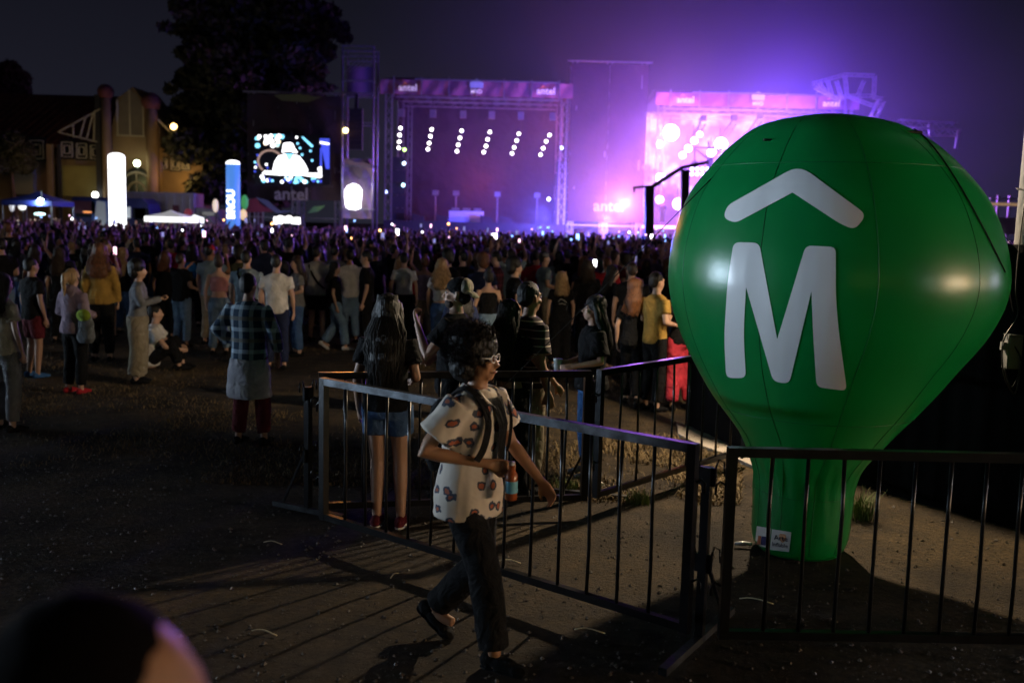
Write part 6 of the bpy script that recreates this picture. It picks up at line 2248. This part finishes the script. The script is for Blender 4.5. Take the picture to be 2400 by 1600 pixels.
for (x, y) in cand:
    if any((x - a) ** 2 + (y - b_) ** 2 < .36 for a, b_ in placed):
        continue
    pxx = 1200 + x / y * 2333
    # the near edge of the crowd: further back on the left, gaps near the front
    edge = 21.5 if pxx < 560 else 19.5 if pxx < 900 else 18.0
    if y < edge and random.random() < .58:
        continue
    if y < edge + 3 and random.random() < .10:
        continue
    if abs(pxx - 1523) < 12 and y > 60:
        continue
    (indiv if len(indiv) < 292 and y < 36 else far).append((x, y))
PSEL = [0, 1, 4, 9, 7, 8, 3, 0, 1, 2, 5, 11, 8, 4, 0, 9, 6, 10]
k_obj = 0
for (x, y) in indiv:
    k = PSEL[random.randrange(len(PSEL))]
    sex = PSPEC[k]['sex']
    h = random.gauss(1.73 if sex == 'm' else 1.62, .06)
    tcn = random.choice(TOPC)
    root = thing('person', f'person in {LABC[tcn]} top {PDESC[k]}, in the packed crowd', 'person', (x, y, 0), R(random.gauss(0, 22)), f'crowd members in {LABC[tcn]} tops {PDESC[k]}')
    s = h / 1.755
    root.scale = (s, s, s)
    ms = {'body': SK[random.choice(SKINS)], 'shirt': C(tcn), 'trousers': C(random.choice(BOTC)), 'shorts': C(random.choice(BOTC)), 'hair': HA[random.choice(HAIRC)], 'cap': C(random.choice(('black', 'red', 'white')))}
    ms['cap_peak'] = ms['cap']
    for nm, me in PRO[k].items():
        o = obj(nm.split('|')[0], me, root)
        if nm in ms:
            o.material_slots[0].link = 'OBJECT'
            o.material_slots[0].material = ms[nm]
    Mx = Matrix.Translation((x, y, 0)) @ Matrix.Rotation(root.rotation_euler.z, 4, 'Z') @ Matrix.Scale(s, 4)
    for i, a in enumerate(PSPEC[k].get('arms', ())):
        if a in ('up', 'high', 'phone') and random.random() < .3:
            W_, dd, pn = PINF[k]['hands'][i]
            PH.append((Mx @ (W_ + dd * .10 + Vector((0, .02, .03))), root.rotation_euler.z))

# the rest of the crowd, too many and too small to count: one mass
TM = [C(c) for c in ('black', 'navy', 'grey', 'white', 'maroon', 'cream', 'red', 'mauve')]
HM = [HA['dark'], HA['brown'], HA['auburn'], HA['blond']]
SM_ = [SK['light'], SK['mid'], SK['tan']]
allm = TM + HM + SM_
low = []
for d_ in PRO2:
    for zcut in (.95, 1.2):
        e = {}
        for nm, me in d_.items():
            v = np.empty(len(me.vertices) * 3, np.float32)
            me.vertices.foreach_get('co', v)
            v = v.reshape(-1, 3)
            pl = [tuple(p.vertices) for p in me.polygons]
            if not pl:
                continue
            q4 = np.array([p if len(p) == 4 else (*p, p[2])[:4] for p in pl], np.int32)
            q4 = q4[v[q4].mean(1)[:, 2] > (max(zcut, 1.08) if nm == 'body' else zcut)]
            us, inv = np.unique(q4, return_inverse=True)
            e[nm] = (v[us], inv.reshape(-1, 4))
        low.append(e)
VV, FF, MI = [], [], []
nv = 0
for (x, y) in far:
    k = PSEL[random.randrange(len(PSEL))]
    if y > 30 and random.random() < .14:
        k = random.choice((2, 6, 10, 5))
    sex = PSPEC[k]['sex']
    s = random.gauss(1.73 if sex == 'm' else 1.63, .06) / 1.755
    a = random.gauss(0, .35)
    ca, sa = math.cos(a) * s, math.sin(a) * s
    tm, hm_, sm_ = random.choices(range(8), (9, 3, 3, 2, 1.2, 1, .6, 1))[0], 8 + random.choices(range(4), (6, 4, 1, 1))[0], 12 + random.randrange(3)
    for nm, (v, q4) in low[k * 2 + (y > 33)].items():
        if nm == 'soles':
            continue
        w = np.empty_like(v)
        w[:, 0] = x + v[:, 0] * ca - v[:, 1] * sa
        w[:, 1] = y + v[:, 0] * sa + v[:, 1] * ca
        w[:, 2] = v[:, 2] * s
        VV.append(w)
        FF.append(q4 + nv)
        MI.append(np.full(len(q4), {'body': sm_, 'shirt': tm, 'hair': hm_}.get(nm, 0), np.int32))
        nv += len(v)
    for i, arm in enumerate(PSPEC[k].get('arms', ())):
        if arm in ('up', 'high') and random.random() < ((.12 if x / y < -.12 else .7) if y > 36 else .25) and len(PH) < 215:
            W_, dd, pn = PINF[k]['hands'][i]
            p = W_ + dd * .10 + Vector((0, .02, .03))
            PH.append((Vector((x + p.x * ca - p.y * sa, y + p.x * sa + p.y * ca, p.z * s)), a))
VV = np.concatenate(VV)
FF = np.concatenate(FF)
MI = np.concatenate(MI)
cme = bpy.data.meshes.new('distant_crowd')
cme.vertices.add(len(VV))
cme.vertices.foreach_set('co', VV.ravel())
cme.loops.add(FF.size)
cme.loops.foreach_set('vertex_index', FF.ravel())
cme.polygons.add(len(FF))
cme.polygons.foreach_set('loop_start', np.arange(0, FF.size, 4, dtype=np.int32))
cme.polygons.foreach_set('loop_total', np.full(len(FF), 4, np.int32))
cme.polygons.foreach_set('material_index', MI)
cme.polygons.foreach_set('use_smooth', np.ones(len(FF), bool))
for m in allm:
    cme.materials.append(m)
cme.update()
cme.validate()
tag(obj('distant_crowd', cme), 'packed mass of concert-goers filling the field up to the stages', 'crowd', kind='stuff')

# phones held up
scr = [mat('phone_glow_white', (1, 1, 1), .4, emit=7, ecol=(.95, .95, 1)), mat('phone_glow_blue', (.3, .5, 1), .4, emit=4, ecol=(.25, .45, 1)), mat('phone_glow_pink', (1, .6, .8), .4, emit=4, ecol=(1, .55, .75)),
       mat('phone_glow_amber', (1, .5, .2), .4, emit=7, ecol=(1, .45, .16)), mat('phone_screen_dim', (.2, .2, .3), .4, emit=.7, ecol=(.4, .4, .9))]
case = MB().box((0, 0, 0), (.075, .010, .15)).mesh('case', mat('phone_case', (.01, .01, .012), .4))
faces = [MB().box((0, -.0075, 0), (.066, .005, .13)).mesh('screen', m) for m in scr]
flash = [MB().ell((0, -.015, .02), (.042, .02, .042), nu=10, nv=6).mesh('light', m, True) for m in scr]
for (p, a) in PH:
    pxx = 1200 + p.x / p.y * 2333
    far_ = p.y > 40
    if 480 < pxx < 1080 and random.random() < .16:
        kind = 3
    elif far_:
        kind = random.choices((0, 1, 2, 4), (3, 5 if pxx > 1150 else 2, 2, 2))[0]
    else:
        kind = random.choices((0, 1, 2, 4), (1, 1, 1, 4))[0]
    nmc = {0: 'white', 1: 'blue', 2: 'pinkish', 3: 'amber', 4: 'dim bluish'}[kind]
    t = thing('phone', f'phone with {nmc} light held up in the crowd', 'phone', p, a + random.gauss(0, .3), f'phones with {nmc} light in the crowd')
    obj('case', case, t)
    obj('light' if (far_ and kind < 4) or kind == 3 else 'screen', (flash if (far_ and kind < 4) or kind == 3 else faces)[kind], t)

# thicker smoke rolling off the right-hand stage
sm_m = bpy.data.materials.new('stage_smoke')
sm_m.use_nodes = True
nt = sm_m.node_tree
nt.nodes.clear()
out = nt.nodes.new('ShaderNodeOutputMaterial')
vol = nt.nodes.new('ShaderNodeVolumePrincipled')
vol.inputs['Color'].default_value = (.9, .9, .92, 1)
vol.inputs['Anisotropy'].default_value = .2
tcs = nt.nodes.new('ShaderNodeTexCoord')
gr = nt.nodes.new('ShaderNodeTexGradient')
gr.gradient_type = 'SPHERICAL'
nt.links.new(tcs.outputs['Object'], gr.inputs['Vector'])
nzs_ = nt.nodes.new('ShaderNodeTexNoise')
nzs_.inputs['Scale'].default_value = 2.2
nzs_.inputs['Detail'].default_value = 2
nt.links.new(tcs.outputs['Object'], nzs_.inputs['Vector'])
pw = nt.nodes.new('ShaderNodeMath')
pw.operation = 'POWER'
pw.inputs[1].default_value = 1.4
nt.links.new(gr.outputs['Fac'], pw.inputs[0])
ml = nt.nodes.new('ShaderNodeMath')
ml.operation = 'MULTIPLY'
nt.links.new(pw.outputs[0], ml.inputs[0])
nt.links.new(nzs_.outputs['Fac'], ml.inputs[1])
m2 = nt.nodes.new('ShaderNodeMath')
m2.operation = 'MULTIPLY'
m2.inputs[1].default_value = .042
nt.links.new(ml.outputs[0], m2.inputs[0])
nt.links.new(m2.outputs[0], vol.inputs['Density'])
nt.links.new(vol.outputs[0], out.inputs['Volume'])
sc_ = at(1690, 380, 79)
mb = MB()
mb.ell((0, 0, 0), (1, 1, 1), nu=24, nv=14)
so_ = mb.build('stage_smoke', sm_m, loc=(sc_.x, 79, 9))
so_.scale = (34, 14, 25)
tag(so_, 'bank of stage smoke glowing violet and pink around the right-hand stage', 'smoke', kind='stuff')
